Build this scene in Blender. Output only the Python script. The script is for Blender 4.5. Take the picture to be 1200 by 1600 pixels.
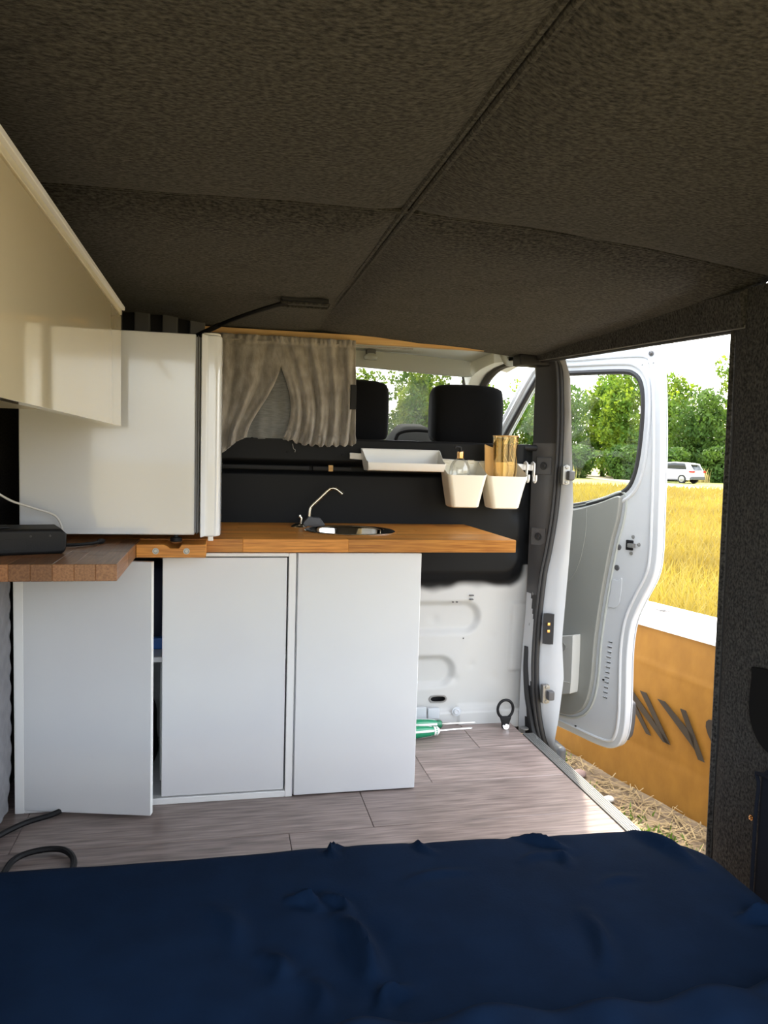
import bpy, bmesh, math, random
import numpy as np
from mathutils import Vector, Matrix, noise as mnoise
from mathutils.geometry import tessellate_polygon

rnd = random.Random(7)
for o in list(bpy.data.objects):
    bpy.data.objects.remove(o)
SC = bpy.context.scene
COL = SC.collection
R = math.radians

# ------------------------------------------------------------------ camera
CAM = Vector((0.0, 0.0, 1.0))
yaw, pit, rol = R(12.0), R(4.27), R(1.6)
fw = Vector((math.sin(yaw) * math.cos(pit), math.cos(yaw) * math.cos(pit), -math.sin(pit)))
rt = Vector((math.cos(yaw), -math.sin(yaw), 0))
dn = fw.cross(rt)
rt2 = rt * math.cos(rol) - dn * math.sin(rol)
dn2 = rt * math.sin(rol) + dn * math.cos(rol)
cd = bpy.data.cameras.new('camera')
cam = bpy.data.objects.new('camera', cd)
COL.objects.link(cam)
cd.sensor_fit = 'VERTICAL'; cd.sensor_height = 36; cd.sensor_width = 27; cd.lens = 27.0
cd.clip_start = 0.02; cd.clip_end = 500
up = -dn2; bk = -fw
cam.matrix_world = Matrix(((rt2.x, up.x, bk.x, CAM.x), (rt2.y, up.y, bk.y, CAM.y), (rt2.z, up.z, bk.z, CAM.z), (0, 0, 0, 1)))
SC.camera = cam

# ------------------------------------------------------------------ light
W = bpy.data.worlds.new('sky'); SC.world = W; W.use_nodes = True
nt = W.node_tree; nt.nodes.clear()
wo = nt.nodes.new('ShaderNodeOutputWorld'); bg = nt.nodes.new('ShaderNodeBackground')
sky = nt.nodes.new('ShaderNodeTexSky'); sky.sky_type = 'NISHITA'; sky.sun_disc = False
sky.sun_elevation = R(58); sky.sun_rotation = R(18); sky.air_density = 1.0; sky.dust_density = 5.0; sky.ozone_density = 0.6
hz_ = nt.nodes.new('ShaderNodeMix'); hz_.data_type = 'RGBA'; hz_.inputs['Factor'].default_value = 0.35   # thin white summer haze
hz_.inputs['B'].default_value = (8.0, 8.0, 7.8, 1)
nt.links.new(sky.outputs[0], hz_.inputs['A']); nt.links.new(hz_.outputs['Result'], bg.inputs[0])
bg.inputs[1].default_value = 0.5
nt.links.new(bg.outputs[0], wo.inputs[0])
sd = bpy.data.lights.new('sun_offscreen', 'SUN'); sun = bpy.data.objects.new('sun_offscreen', sd); COL.objects.link(sun)
sd.energy = 4.5; sd.angle = R(1.0); sd.color = (1.0, 0.93, 0.78)
saz, sel = R(18), R(58)          # from the front of the van, a little to its right
sv = Vector((math.sin(saz) * math.cos(sel), math.cos(saz) * math.cos(sel), math.sin(sel)))
sun.rotation_euler = sv.to_track_quat('Z', 'Y').to_euler()
sun.location = (20, 40, 60)
vs = SC.view_settings
vs.view_transform = 'Standard'; vs.look = 'None'; vs.gamma = 1; vs.use_curve_mapping = False
vs.exposure = 1.2

# ------------------------------------------------------------------ materials
MATS = {}
def mat(name, col, rough=0.5, metal=0.0, spec=0.5, col2=None, nscale=8.0, stretch=(1, 1, 1), ramp=(0.35, 0.65),
        bump=0.0, bscale=None, bstretch=None, coat=0.0, sheen=0.0, detail=5.0, perobj=0.0, transl=0.0, rot=(0, 0, 0)):
    m = bpy.data.materials.new(name); m.use_nodes = True
    t = m.node_tree; b = t.nodes['Principled BSDF']; L = t.links.new
    b.inputs['Base Color'].default_value = (*col, 1); b.inputs['Roughness'].default_value = rough
    b.inputs['Metallic'].default_value = metal; b.inputs['Specular IOR Level'].default_value = spec
    b.inputs['Coat Weight'].default_value = coat; b.inputs['Coat Roughness'].default_value = 0.04
    b.inputs['Sheen Weight'].default_value = sheen
    tc = t.nodes.new('ShaderNodeTexCoord')
    src = tc.outputs['Object']
    if perobj:
        oi = t.nodes.new('ShaderNodeObjectInfo')
        sc_ = t.nodes.new('ShaderNodeVectorMath'); sc_.operation = 'SCALE'; sc_.inputs[0].default_value = (31, 17, 43)
        L(oi.outputs['Random'], sc_.inputs['Scale'])
        ad = t.nodes.new('ShaderNodeVectorMath'); L(src, ad.inputs[0]); L(sc_.outputs[0], ad.inputs[1]); src = ad.outputs[0]
    colout = None
    if col2 is not None:
        mp = t.nodes.new('ShaderNodeMapping'); mp.inputs['Scale'].default_value = stretch; mp.inputs['Rotation'].default_value = rot
        L(src, mp.inputs[0])
        n = t.nodes.new('ShaderNodeTexNoise'); n.inputs['Scale'].default_value = nscale; n.inputs['Detail'].default_value = detail
        L(mp.outputs[0], n.inputs['Vector'])
        r = t.nodes.new('ShaderNodeValToRGB'); r.color_ramp.elements[0].position = ramp[0]; r.color_ramp.elements[1].position = ramp[1]
        r.color_ramp.elements[0].color = (*col, 1); r.color_ramp.elements[1].color = (*col2, 1)
        L(n.outputs['Fac'], r.inputs[0]); colout = r.outputs[0]
    if perobj:
        hs = t.nodes.new('ShaderNodeHueSaturation')
        mr = t.nodes.new('ShaderNodeMapRange'); mr.inputs['To Min'].default_value = 1 - perobj; mr.inputs['To Max'].default_value = 1 + perobj
        L(oi.outputs['Random'], mr.inputs['Value']); L(mr.outputs[0], hs.inputs['Value'])
        if colout: L(colout, hs.inputs['Color'])
        else: hs.inputs['Color'].default_value = (*col, 1)
        colout = hs.outputs[0]
    if colout: L(colout, b.inputs['Base Color'])
    if bump:
        mp2 = t.nodes.new('ShaderNodeMapping'); mp2.inputs['Scale'].default_value = bstretch or stretch
        mp2.inputs['Rotation'].default_value = rot
        L(src, mp2.inputs[0])
        n2 = t.nodes.new('ShaderNodeTexNoise'); n2.inputs['Scale'].default_value = bscale or nscale; n2.inputs['Detail'].default_value = 4
        L(mp2.outputs[0], n2.inputs['Vector'])
        bp = t.nodes.new('ShaderNodeBump'); bp.inputs['Strength'].default_value = bump; bp.inputs['Distance'].default_value = 0.004
        L(n2.outputs['Fac'], bp.inputs['Height']); L(bp.outputs[0], b.inputs['Normal'])
    if transl:
        out = t.nodes['Material Output']; tr = t.nodes.new('ShaderNodeBsdfTranslucent'); mx = t.nodes.new('ShaderNodeMixShader')
        mx.inputs[0].default_value = transl
        tr.inputs[0].default_value = (*col, 1)
        if colout: L(colout, tr.inputs[0])
        L(b.outputs[0], mx.inputs[1]); L(tr.outputs[0], mx.inputs[2]); L(mx.outputs[0], out.inputs[0])
    MATS[name] = m
    return m

def glass(name, tint=(1, 1, 1), gloss=0.08, rough=0.02):
    m = bpy.data.materials.new(name); m.use_nodes = True
    t = m.node_tree; L = t.links.new; t.nodes.remove(t.nodes['Principled BSDF'])
    out = t.nodes['Material Output']
    tr = t.nodes.new('ShaderNodeBsdfTransparent'); tr.inputs[0].default_value = (*tint, 1)
    gl = t.nodes.new('ShaderNodeBsdfGlossy'); gl.inputs['Roughness'].default_value = rough
    lw = t.nodes.new('ShaderNodeLayerWeight'); lw.inputs[0].default_value = 0.25
    mm = t.nodes.new('ShaderNodeMath'); mm.operation = 'MULTIPLY_ADD'; mm.inputs[1].default_value = 0.5; mm.inputs[2].default_value = gloss
    L(lw.outputs['Fresnel'], mm.inputs[0])
    mx = t.nodes.new('ShaderNodeMixShader'); L(mm.outputs[0], mx.inputs[0]); L(tr.outputs[0], mx.inputs[1]); L(gl.outputs[0], mx.inputs[2])
    L(mx.outputs[0], out.inputs[0]); MATS[name] = m
    return m

FELT = mat('black_felt', (0.013, 0.0128, 0.012), 0.95, col2=(0.078, 0.075, 0.068), nscale=150, stretch=(0.8, 1.3, 1.0), ramp=(0.36, 0.74), bump=0.7, bscale=160, sheen=0.06, detail=8, spec=0.12)
WHITE = mat('white_laminate', (0.76, 0.77, 0.765), 0.38, spec=0.4, col2=(0.72, 0.725, 0.735), nscale=2.5)
WEDGE = mat('white_edge_band', (0.85, 0.85, 0.83), 0.4)
CREAM = mat('cream_gloss_laminate', (0.88, 0.76, 0.50), 0.05, coat=0.8, spec=0.5)
CREAME = mat('cream_edge_strip', (0.74, 0.68, 0.5), 0.3)
ENAMEL = mat('white_enamel', (0.72, 0.74, 0.765), 0.13, coat=0.5, bump=0.02, bscale=30)
GASKET = mat('grey_gasket', (0.33, 0.34, 0.37), 0.5)
BLACKP = mat('black_plastic', (0.008, 0.008, 0.009), 0.55, spec=0.25, bump=0.08, bscale=300)
RUBBER = mat('black_rubber', (0.018, 0.018, 0.019), 0.55)
DGREY = mat('dark_grey_plastic', (0.075, 0.075, 0.078), 0.5, bump=0.05, bscale=200)
LGREY = mat('light_grey_trim', (0.40, 0.42, 0.39), 0.6, bump=0.06, bscale=250)
DOORTRIM = mat('grey_door_trim', (0.23, 0.235, 0.215), 0.55, bump=0.08, bscale=300)
HEADLN = mat('pale_headliner', (0.62, 0.63, 0.58), 0.9)
VISOR = mat('visor_fabric', (0.42, 0.44, 0.42), 0.85)
PAINT = mat('white_car_paint', (0.54, 0.56, 0.58), 0.25, coat=0.25, col2=(0.50, 0.525, 0.55), nscale=4)
CHROME = mat('polished_steel', (0.72, 0.71, 0.68), 0.08, metal=1)
NICKEL = mat('brushed_nickel', (0.58, 0.55, 0.47), 0.2, metal=1)
ALU = mat('grooved_aluminium', (0.12, 0.122, 0.115), 0.55, spec=0.2)
SCREW = mat('dull_steel', (0.3, 0.3, 0.29), 0.4, metal=0.8)
OAK = mat('oiled_oak', (0.42, 0.15, 0.024), 0.42, spec=0.3, col2=(0.66, 0.28, 0.052), nscale=9, stretch=(1.2, 26, 26), bump=0.05, perobj=0.2)
OAKY = mat('oiled_oak_crossways', (0.20, 0.082, 0.032), 0.42, col2=(0.33, 0.15, 0.06), nscale=9, stretch=(26, 1.2, 26), bump=0.05, perobj=0.3, coat=0.1)
PINE = mat('pine_batten', (0.56, 0.33, 0.12), 0.6, col2=(0.66, 0.43, 0.18), nscale=6, stretch=(1, 30, 30))
VINYL = mat('grey_brown_plank', (0.125, 0.095, 0.083), 0.36, col2=(0.35, 0.275, 0.245), nscale=6, stretch=(1.3, 16, 16), ramp=(0.3, 0.75), bump=0.06, perobj=0.16, detail=8)
UNDER = mat('floor_underlay', (0.03, 0.025, 0.022), 0.9)
NAVY = mat('navy_jersey_sheet', (0.0032, 0.0098, 0.0255), 0.95, col2=(0.0042, 0.0125, 0.032), nscale=14, bump=0.12, bscale=220, spec=0.05)
NAVY2 = mat('slate_blue_cushion', (0.010, 0.012, 0.018), 0.9, bump=0.1, bscale=250, spec=0.1)
QUILT = mat('grey_quilting', (0.19, 0.19, 0.205), 0.85, col2=(0.23, 0.23, 0.245), nscale=20, bump=0.1, bscale=250)
VELOUR = mat('taupe_fleece', (0.22, 0.20, 0.176), 0.95, col2=(0.35, 0.325, 0.29), nscale=40, stretch=(1, 1, .5), bump=0.35, bscale=180, sheen=0.5, spec=0.1)
LINING = mat('grey_curtain_lining', (0.2, 0.205, 0.2), 0.9, col2=(0.27, 0.275, 0.27), nscale=90, stretch=(.5, 1, 4), bump=0.3, bscale=200, transl=0.25)
TRAYW = mat('white_moulded_plastic', (0.80, 0.79, 0.76), 0.35)
CUPW = mat('ivory_moulded_plastic', (0.80, 0.765, 0.65), 0.35)
KRAFT = mat('kraft_paper', (0.62, 0.46, 0.27), 0.8)
SEATC = mat('black_seat_fabric', (0.006, 0.006, 0.007), 0.9, bump=0.15, bscale=300, sheen=0.03, spec=0.15)
DASH = mat('dashboard_grey', (0.02, 0.02, 0.02), 0.8, spec=0.0)
GREEN = mat('green_handle', (0.0, 0.23, 0.10), 0.25, coat=0.4)
GOLD = mat('brass_collar', (0.75, 0.45, 0.2), 0.25, metal=1)
BLUE = mat('blue_plastic', (0.02, 0.14, 0.5), 0.4)
DBLUE = mat('dark_blue_bag', (0.006, 0.012, 0.035), 0.7)
CARTON = mat('golden_brown_board', (0.31, 0.148, 0.026), 0.5, col2=(0.26, 0.122, 0.021), nscale=14, stretch=(1, 1, .6), bump=0.1, bscale=60, spec=0.25)
INK = mat('grey_lettering', (0.03, 0.023, 0.018), 0.5)
LIDW = mat('white_lid', (0.85, 0.85, 0.83), 0.4)
SOIL = mat('dry_soil', (0.12, 0.085, 0.05), 0.95, col2=(0.24, 0.18, 0.11), nscale=9, bump=0.6, bscale=30)
FIELDG = mat('dry_meadow_ground', (0.27, 0.215, 0.095), 0.95, col2=(0.20, 0.155, 0.065), nscale=1.2)
BLADE = mat('dry_grass_blade', (0.31, 0.238, 0.035), 0.7, col2=(0.22, 0.16, 0.024), nscale=0.5, transl=0.35)
VERGE = mat('verge_grass', (0.30, 0.26, 0.05), 0.8, col2=(0.16, 0.2, 0.03), nscale=0.3, transl=0.3)
STRAW = mat('straw', (0.36, 0.27, 0.13), 0.8, col2=(0.24, 0.17, 0.08), nscale=5)
WEED = mat('green_weed', (0.13, 0.22, 0.02), 0.6, transl=0.35)
TRACK = mat('pale_gravel_track', (0.40, 0.34, 0.24), 0.95)
STONE = mat('pinkish_stone', (0.28, 0.2, 0.18), 0.8, bump=0.3)
PEBBLE = mat('white_pebble', (0.6, 0.58, 0.52), 0.7)
LEAFA = mat('leaf_light', (0.23, 0.30, 0.022), 0.6, spec=0.2, col2=(0.085, 0.16, 0.018), nscale=0.7, transl=0.45, ramp=(.4, .6))
LEAFB = mat('leaf_mid', (0.085, 0.15, 0.02), 0.6, spec=0.2, col2=(0.045, 0.095, 0.016), nscale=0.7, transl=0.4, ramp=(.4, .6))
BARK = mat('bark', (0.07, 0.055, 0.04), 0.9)
CARW = mat('white_car_body', (0.8, 0.8, 0.8), 0.2, coat=0.5)
CARG = mat('dark_car_glass', (0.02, 0.025, 0.03), 0.08)
TYRE = mat('tyre_rubber', (0.015, 0.015, 0.015), 0.8)
TAIL = mat('red_tail_lamp', (0.35, 0.01, 0.01), 0.2)
PLATE = mat('number_plate', (0.6, 0.6, 0.58), 0.5)
GLASS = glass('window_glass', (0.93, 0.96, 0.95), 0.0)
CLEAR = glass('clear_glass', (0.97, 0.97, 0.95), 0.10)
AMBER = glass('amber_glass', (0.965, 0.855, 0.63), 0.07)
CABLEW = mat('white_cable', (0.6, 0.59, 0.56), 0.4)
THREAD = mat('grey_thread', (0.3, 0.29, 0.27), 0.9)

# ------------------------------------------------------------------ helpers
def tag(o, label=None, cat=None, group=None, kind=None):
    if label: o['label'] = label
    if cat: o['category'] = cat
    if group: o['group'] = group
    if kind: o['kind'] = kind
    return o

def link(name, me, m, parent=None, smooth=40):
    if m is not None: me.materials.append(m)
    if smooth:
        for p in me.polygons: p.use_smooth = True
        me.set_sharp_from_angle(angle=R(smooth))
    o = bpy.data.objects.new(name, me); COL.objects.link(o)
    if parent: o.parent = parent
    return o

def obj(name, bm, m, parent=None, smooth=40):
    me = bpy.data.meshes.new(name)
    bmesh.ops.recalc_face_normals(bm, faces=bm.faces[:])
    bm.to_mesh(me); bm.free()
    o = link(name, me, m, parent, smooth)
    if smooth:
        wn_ = o.modifiers.new('even_normals', 'WEIGHTED_NORMAL'); wn_.keep_sharp = True; wn_.weight = 80
    return o

def pyobj(name, v, f, m, parent=None, smooth=40):
    me = bpy.data.meshes.new(name); me.from_pydata([tuple(a) for a in v], [], f); me.update()
    return link(name, me, m, parent, smooth)

def thing(name, label, cat, loc=(0, 0, 0), rz=0, group=None, kind=None):
    o = bpy.data.objects.new(name, None); COL.objects.link(o)
    o.location = loc; o.rotation_euler = (0, 0, rz); o.empty_display_size = 0.05
    return tag(o, label, cat, group, kind)

def box(x0, x1, y0, y1, z0, z1, bev=0.0, seg=2, bm=None):
    b = bmesh.new()
    bmesh.ops.create_cube(b, size=1)
    for v in b.verts:
        v.co = Vector(((x0 + x1) / 2 + v.co.x * (x1 - x0), (y0 + y1) / 2 + v.co.y * (y1 - y0), (z0 + z1) / 2 + v.co.z * (z1 - z0)))
    if bev: bmesh.ops.bevel(b, geom=b.edges[:], offset=bev, segments=seg, affect='EDGES', profile=0.5)
    return merge(bm, b)

def merge(dst, src):
    if dst is None: return src
    me = bpy.data.meshes.new('tmp'); src.to_mesh(me); src.free(); dst.from_mesh(me); bpy.data.meshes.remove(me)
    return dst

def frame_of(pts):
    P = [Vector(p) for p in pts]; T = []
    for i in range(len(P)):
        a = P[max(i - 1, 0)]; b = P[min(i + 1, len(P) - 1)]
        t = (b - a); T.append(t.normalized() if t.length > 1e-9 else Vector((0, 0, 1)))
    n = Vector((0, 0, 1)) if abs(T[0].z) < 0.9 else Vector((1, 0, 0))
    out = []
    for p, t in zip(P, T):
        n = (n - t * n.dot(t)); n.normalize(); out.append((p, t, n, t.cross(n)))
    return out

def smooth_path(pts, k=6, closed=False):
    P = [Vector(p) for p in pts]; out = []
    N = len(P)
    for i in range(N if closed else N - 1):
        if closed: p0, p1, p2, p3 = P[(i - 1) % N], P[i], P[(i + 1) % N], P[(i + 2) % N]
        else: p0, p1, p2, p3 = P[max(i - 1, 0)], P[i], P[i + 1], P[min(i + 2, N - 1)]
        for j in range(k):
            t = j / k
            out.append(0.5 * ((2 * p1) + (p2 - p0) * t + (2 * p0 - 5 * p1 + 4 * p2 - p3) * t * t + (3 * p1 - p0 - 3 * p2 + p3) * t ** 3))
    if not closed: out.append(P[-1])
    return out

def tube(pts, r, n=10, bm=None, closed=False, prof=None):
    b = bm or bmesh.new(); rings = []
    fr = frame_of(pts); rr = r if isinstance(r, (list, tuple)) else [r] * len(fr)
    for (p, t, u, w), q in zip(fr, rr):
        if prof: rings.append([b.verts.new(p + u * a + w * c) for a, c in prof])
        else: rings.append([b.verts.new(p + (u * math.cos(2 * math.pi * k / n) + w * math.sin(2 * math.pi * k / n)) * q) for k in range(n)])
    n = len(rings[0])
    for i in range(len(rings) - (0 if closed else 1)):
        A, B = rings[i], rings[(i + 1) % len(rings)]
        for k in range(n): b.faces.new((A[k], A[(k + 1) % n], B[(k + 1) % n], B[k]))
    if not closed:
        b.faces.new(rings[0][::-1]); b.faces.new(rings[-1])
    return b

def lathe(prof, c=(0, 0, 0), n=28, bm=None, axis='z'):
    b = bm or bmesh.new(); rings = []
    c = Vector(c)
    for r, z in prof:
        if r < 1e-6:
            rings.append([b.verts.new(c + Vector((0, 0, z)))])
        else:
            rings.append([b.verts.new(c + Vector((r * math.cos(2 * math.pi * k / n), r * math.sin(2 * math.pi * k / n), z))) for k in range(n)])
    for A, B in zip(rings[:-1], rings[1:]):
        for k in range(n):
            if len(A) == 1 and len(B) == 1: continue
            if len(A) == 1: b.faces.new((A[0], B[(k + 1) % n], B[k]))
            elif len(B) == 1: b.faces.new((A[k], A[(k + 1) % n], B[0]))
            else: b.faces.new((A[k], A[(k + 1) % n], B[(k + 1) % n], B[k]))
    return b

def xf(bm, M):
    bm.transform(M); return bm

def aim(p, d):
    """matrix that takes local z to direction d at point p"""
    return Matrix.Translation(Vector(p)) @ Vector(d).to_track_quat('Z', 'Y').to_matrix().to_4x4()

def bolt(p, d, r=0.008, h=0.005):
    b = lathe([(0, h * 0.7), (r * 0.45, h * 0.7), (r * 0.55, h), (r * 0.9, h * 0.9), (r, h * 0.5), (r, 0), (r * 1.5, 0), (r * 1.5, -0.002), (0, -0.002)], n=14)
    return xf(b, aim(p, d))

def prism(loops, O, U, V, N, t0, t1, bev=0.0, seg=2):
    """loops: outer loop then holes, as (u, v) lists; extruded from t0 to t1 along N"""
    O, U, V, N = Vector(O), Vector(U), Vector(V), Vector(N)
    b = bmesh.new(); edges = []
    for lp in loops:
        vs_ = [b.verts.new(O + U * u + V * v + N * t0) for u, v in lp]
        for i in range(len(vs_)): edges.append(b.edges.new((vs_[i], vs_[(i + 1) % len(vs_)])))
    bmesh.ops.triangle_fill(b, edges=edges, use_beauty=True, use_dissolve=False)
    bmesh.ops.dissolve_limit(b, angle_limit=0.001, verts=b.verts[:], edges=b.edges[:])
    r = bmesh.ops.extrude_face_region(b, geom=b.faces[:])
    nv = [g for g in r['geom'] if isinstance(g, bmesh.types.BMVert)]
    bmesh.ops.translate(b, verts=nv, vec=N * (t1 - t0))
    bmesh.ops.recalc_face_normals(b, faces=b.faces[:])
    if bev:
        es = [e for e in b.edges if len(e.link_faces) == 2 and e.calc_face_angle(0) > 0.9]
        bmesh.ops.bevel(b, geom=es, offset=bev, segments=seg, affect='EDGES', profile=0.5, clamp_overlap=True)
    return b

def round_poly(pts, k=5, closed=True):
    return [(p.x, p.y) for p in smooth_path([(a, c, 0) for a, c in pts], k, closed)]

def grid(fn, nu, nv, name, m, parent=None, thick=None, smooth=60):
    v = [fn(i / nu, j / nv) for j in range(nv + 1) for i in range(nu + 1)]
    f = [(j * (nu + 1) + i, j * (nu + 1) + i + 1, (j + 1) * (nu + 1) + i + 1, (j + 1) * (nu + 1) + i) for j in range(nv) for i in range(nu)]
    o = pyobj(name, v, f, m, parent, smooth)
    if thick:
        md = o.modifiers.new('thickness', 'SOLIDIFY'); md.thickness = thick; md.offset = 0
    return o

def lerp(a, b, t): return a + (b - a) * t
def pw(xs, ys, x): return float(np.interp(x, xs, ys))
def sstep(a, b, x):
    t = min(max((x - a) / (b - a), 0), 1); return t * t * (3 - 2 * t)
def nz(x, y, z=0.0): return mnoise.noise(Vector((x, y, z)))

# ================================================================== THE VAN SHELL
XL, XR = -0.60, 1.13          # load space, left and right lining
YB, YF = 0.30, 2.70          # open tailgate end, bulkhead

# floor: underlay with vinyl planks
fl = obj('floor', box(XL - 0.02, 1.085, YB, 2.74, -0.05, -0.0045), UNDER)
tag(fl, 'grey-brown wood plank vinyl floor of the van', 'floor', kind='structure')
rows = [(0.30, 0.31), (0.30, 0.31), (0.31, 0.57), (0.57, 0.83), (0.83, 1.09), (1.09, 1.35), (1.35, 1.61), (1.61, 1.955), (1.955, 2.205), (2.205, 2.455), (2.455, 2.70)]
joints = {9: [0.644, -0.35], 8: [0.412, -0.5], 7: [0.184], 10: [0.883, -0.1], 6: [0.75], 5: [0.3], 4: [0.7], 3: [0.1], 2: [0.5], 1: [0.2], 0: [0.6]}
for i, (y0, y1) in enumerate(rows):
    if y1 - y0 < 0.05: continue
    xs = [XL] + sorted(joints[i]) + [1.083]
    for x0, x1 in zip(xs[:-1], xs[1:]):
        g = 0.0007
        p = obj('plank', box(-(x1 - x0) / 2 + g, (x1 - x0) / 2 - g, -(y1 - y0) / 2 + g, (y1 - y0) / 2 - g, -0.0045, 0, 0.0012, 1), VINYL, fl)
        p.location = ((x0 + x1) / 2, (y0 + y1) / 2, 0)
# aluminium sill strip along the side door
sill = thing('trim_sill', 'grooved aluminium threshold strip along the side door', 'threshold', (1.105, 1.9, 0), kind='structure')
obj('strip', xf(box(1.083, 1.125, 1.50, 2.56, -0.012, 0.004, 0.002), Matrix.Translation((-1.105, -1.9, 0))), ALU, sill)
for k in range(5):
    obj('groove', xf(box(1.090 + k * 0.007, 1.093 + k * 0.007, 1.50, 2.555, 0.0035, 0.0052, 0.0005, 1), Matrix.Translation((-1.105, -1.9, 0))), SCREW, sill)
for yy in (1.62, 1.85, 2.08, 2.31, 2.5):
    obj('screw', bolt((0.008, yy - 1.9, 0.004), (0, 0, 1), 0.004, 0.002), SCREW, sill)
obj('step_side', xf(box(1.085, 1.122, 1.45, 2.60, -0.30, -0.014, 0.004), Matrix.Translation((-1.105, -1.9, 0))), DGREY, sill)

# left wall, right rear wall, outer roof
tag(obj('wall_left', box(XL - 0.05, XL, YB, 2.74, -0.05, 1.42), FELT), 'black felt covered left wall of the van', 'wall', kind='structure')
obj('outer_skin', box(XL - 0.12, XL - 0.051, YB - 0.02, 2.74, -0.35, 1.47, 0.02), PAINT, bpy.data.objects['wall_left'])
wr = thing('wall_right', 'black felt covered side wall behind the door opening', 'wall', (1.15, 0.8, 0), kind='structure')
def wrp(u, v):
    z = -0.05 + v * 1.43
    edge = 1.548 - 0.028 * (1 - v)
    y = lerp(YB, edge, u)
    c = 0.0
    if u > 0.97: c = ((u - 0.97) / 0.03) ** 2 * 0.012
    x = 1.115 + c - 0.03 * max(0, v - 0.8) + 0.0025 * nz(y * 9, z * 9)
    return (x - 1.15, y - 0.8, z)
grid(wrp, 90, 60, 'felt_lining', FELT, wr)
obj('pillar_core', box(1.135 - 1.15, 1.20 - 1.15, YB - 0.8, 1.525 - 0.8, -0.05, 1.38, 0.01), DGREY, wr)
obj('outer_skin', box(1.201 - 1.15, 1.25 - 1.15, YB - 0.02 - 0.8, 1.50 - 0.8, -0.35, 1.42, 0.02), PAINT, wr)
obj('seam_piping', tube(smooth_path([(1.122 - 1.15, 1.528 - 0.8 + 0.028 * v, -0.04 + 1.4 * v) for v in (0, .2, .4, .6, .8, 1)], 4), 0.006, 8), FELT, wr)
obj('edge_seal', tube(smooth_path([(1.132 - 1.15, 1.532 - 0.8 + 0.026 * v, -0.04 + 1.4 * v) for v in (0, .2, .4, .6, .8, 1)], 4), 0.007, 8), RUBBER, wr)
b = prism([round_poly([(1.20, 0.40), (1.31, 0.405), (1.37, 0.42), (1.405, 0.47), (1.405, 0.55), (1.39, 0.575), (1.2, 0.575)], 4)], (1.112 - 1.15, -0.8, 0), (0, 1, 0), (0, 0, 1), (-1, 0, 0), -0.004, 0.006, 0.003)
obj('dark_plastic_pocket', b, mat('matt_black', (0.006, 0.006, 0.006), 0.8, spec=0.1), wr)
obj('felt_button', bolt((1.112 - 1.15, 1.385 - 0.8, 0.25), (-1, 0, 0), 0.004, 0.003), GOLD, wr)

# ceiling of four padded felt panels
ce = obj('ceiling', box(XL - 0.05, 1.20, YB, 2.76, 1.455, 1.48), DGREY)
tag(ce, 'black felt padded ceiling with stitched seams', 'ceiling', kind='structure')
def yseam(x): return 1.385 + 0.085 * min(abs(x - 0.32) / 0.75, 1) ** 1.2
def cz(x): return 1.440 - (0.034 if x > 0.32 else 0.0) * (abs(x - 0.32) / 0.80) ** 2.6 + (0.012 * min((0.32 - x) / 0.6, 1) if x < 0.32 else 0)
def panel(x0, x1, front):
    def fn(u, v):
        x = lerp(x0, x1, u)
        y = lerp(yseam(x), 2.715, v) if front else lerp(YB, yseam(x), v)
        dx = min(abs(x - 0.32), 9); dy = abs(y - yseam(x))
        d = min(dx, dy) - 0.3 * max(0, 0.03 - abs(dx - dy)) ; d = max(d, 0)
        puff = 0.029 * (1 - math.exp(-(d / 0.055) ** 1.3)) + 0.006 * (1 - math.exp(-d / 0.3))
        if front: puff = puff * (1 - 0.72 * sstep(0.55, 1.0, v)) + 0.004 * math.sin(v * math.pi) + 0.012 * sstep(0.6, 1.0, v) * sstep(0.35, 0.75, x) + 0.018 * sstep(0.6, 0.97, v) * sstep(-0.22, -0.04, x)
        edge = 0.0
        z = cz(x) - puff + 0.0025 * nz(x * 5, y * 5, 3) + 0.0012 * nz(x * 14, y * 9, 8)
        return (x, y, z)
    return grid(fn, 110, 120, 'felt_panel', FELT, ce)
panel(XL, 0.32, False); panel(0.32, 1.15, False); panel(XL, 0.32, True); panel(0.32, 1.15, True)
for dx in (-0.007, 0.007):
    obj('seam_piping', tube([(0.32 + dx, YB + 0.05 * k, cz(0.32) - 0.003) for k in range(60)], 0.0055, 7), FELT, ce)
for s, dy in ((0, -0.005), (1, 0.005)):
    obj('seam_piping', tube([(XL + 0.0292 * k, yseam(XL + 0.0292 * k) + dy, cz(XL + 0.0292 * k) - 0.002) for k in range(60)], 0.0050, 7), FELT, ce)
# two bolts at the seam end and small hairs of the felt edge
for q in ((0.285, 2.690, 1.395), (0.325, 2.690, 1.392)):
    obj('seam_clip', bolt(q, (0, -1, -0.4), 0.006, 0.008), BLACKP, ce)

# wooden batten under the ceiling at the bulkhead
tb = thing('trim_1', 'thin pale pine batten under the ceiling above the curtain', 'batten', (0.5, 2.69, 1.38), kind='structure')
obj('batten', xf(box(-0.065, 1.165, 2.672, 2.70, 1.384, 1.412, 0.002), Matrix.Translation((-0.5, -2.69, -1.38))), PINE, tb)

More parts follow.
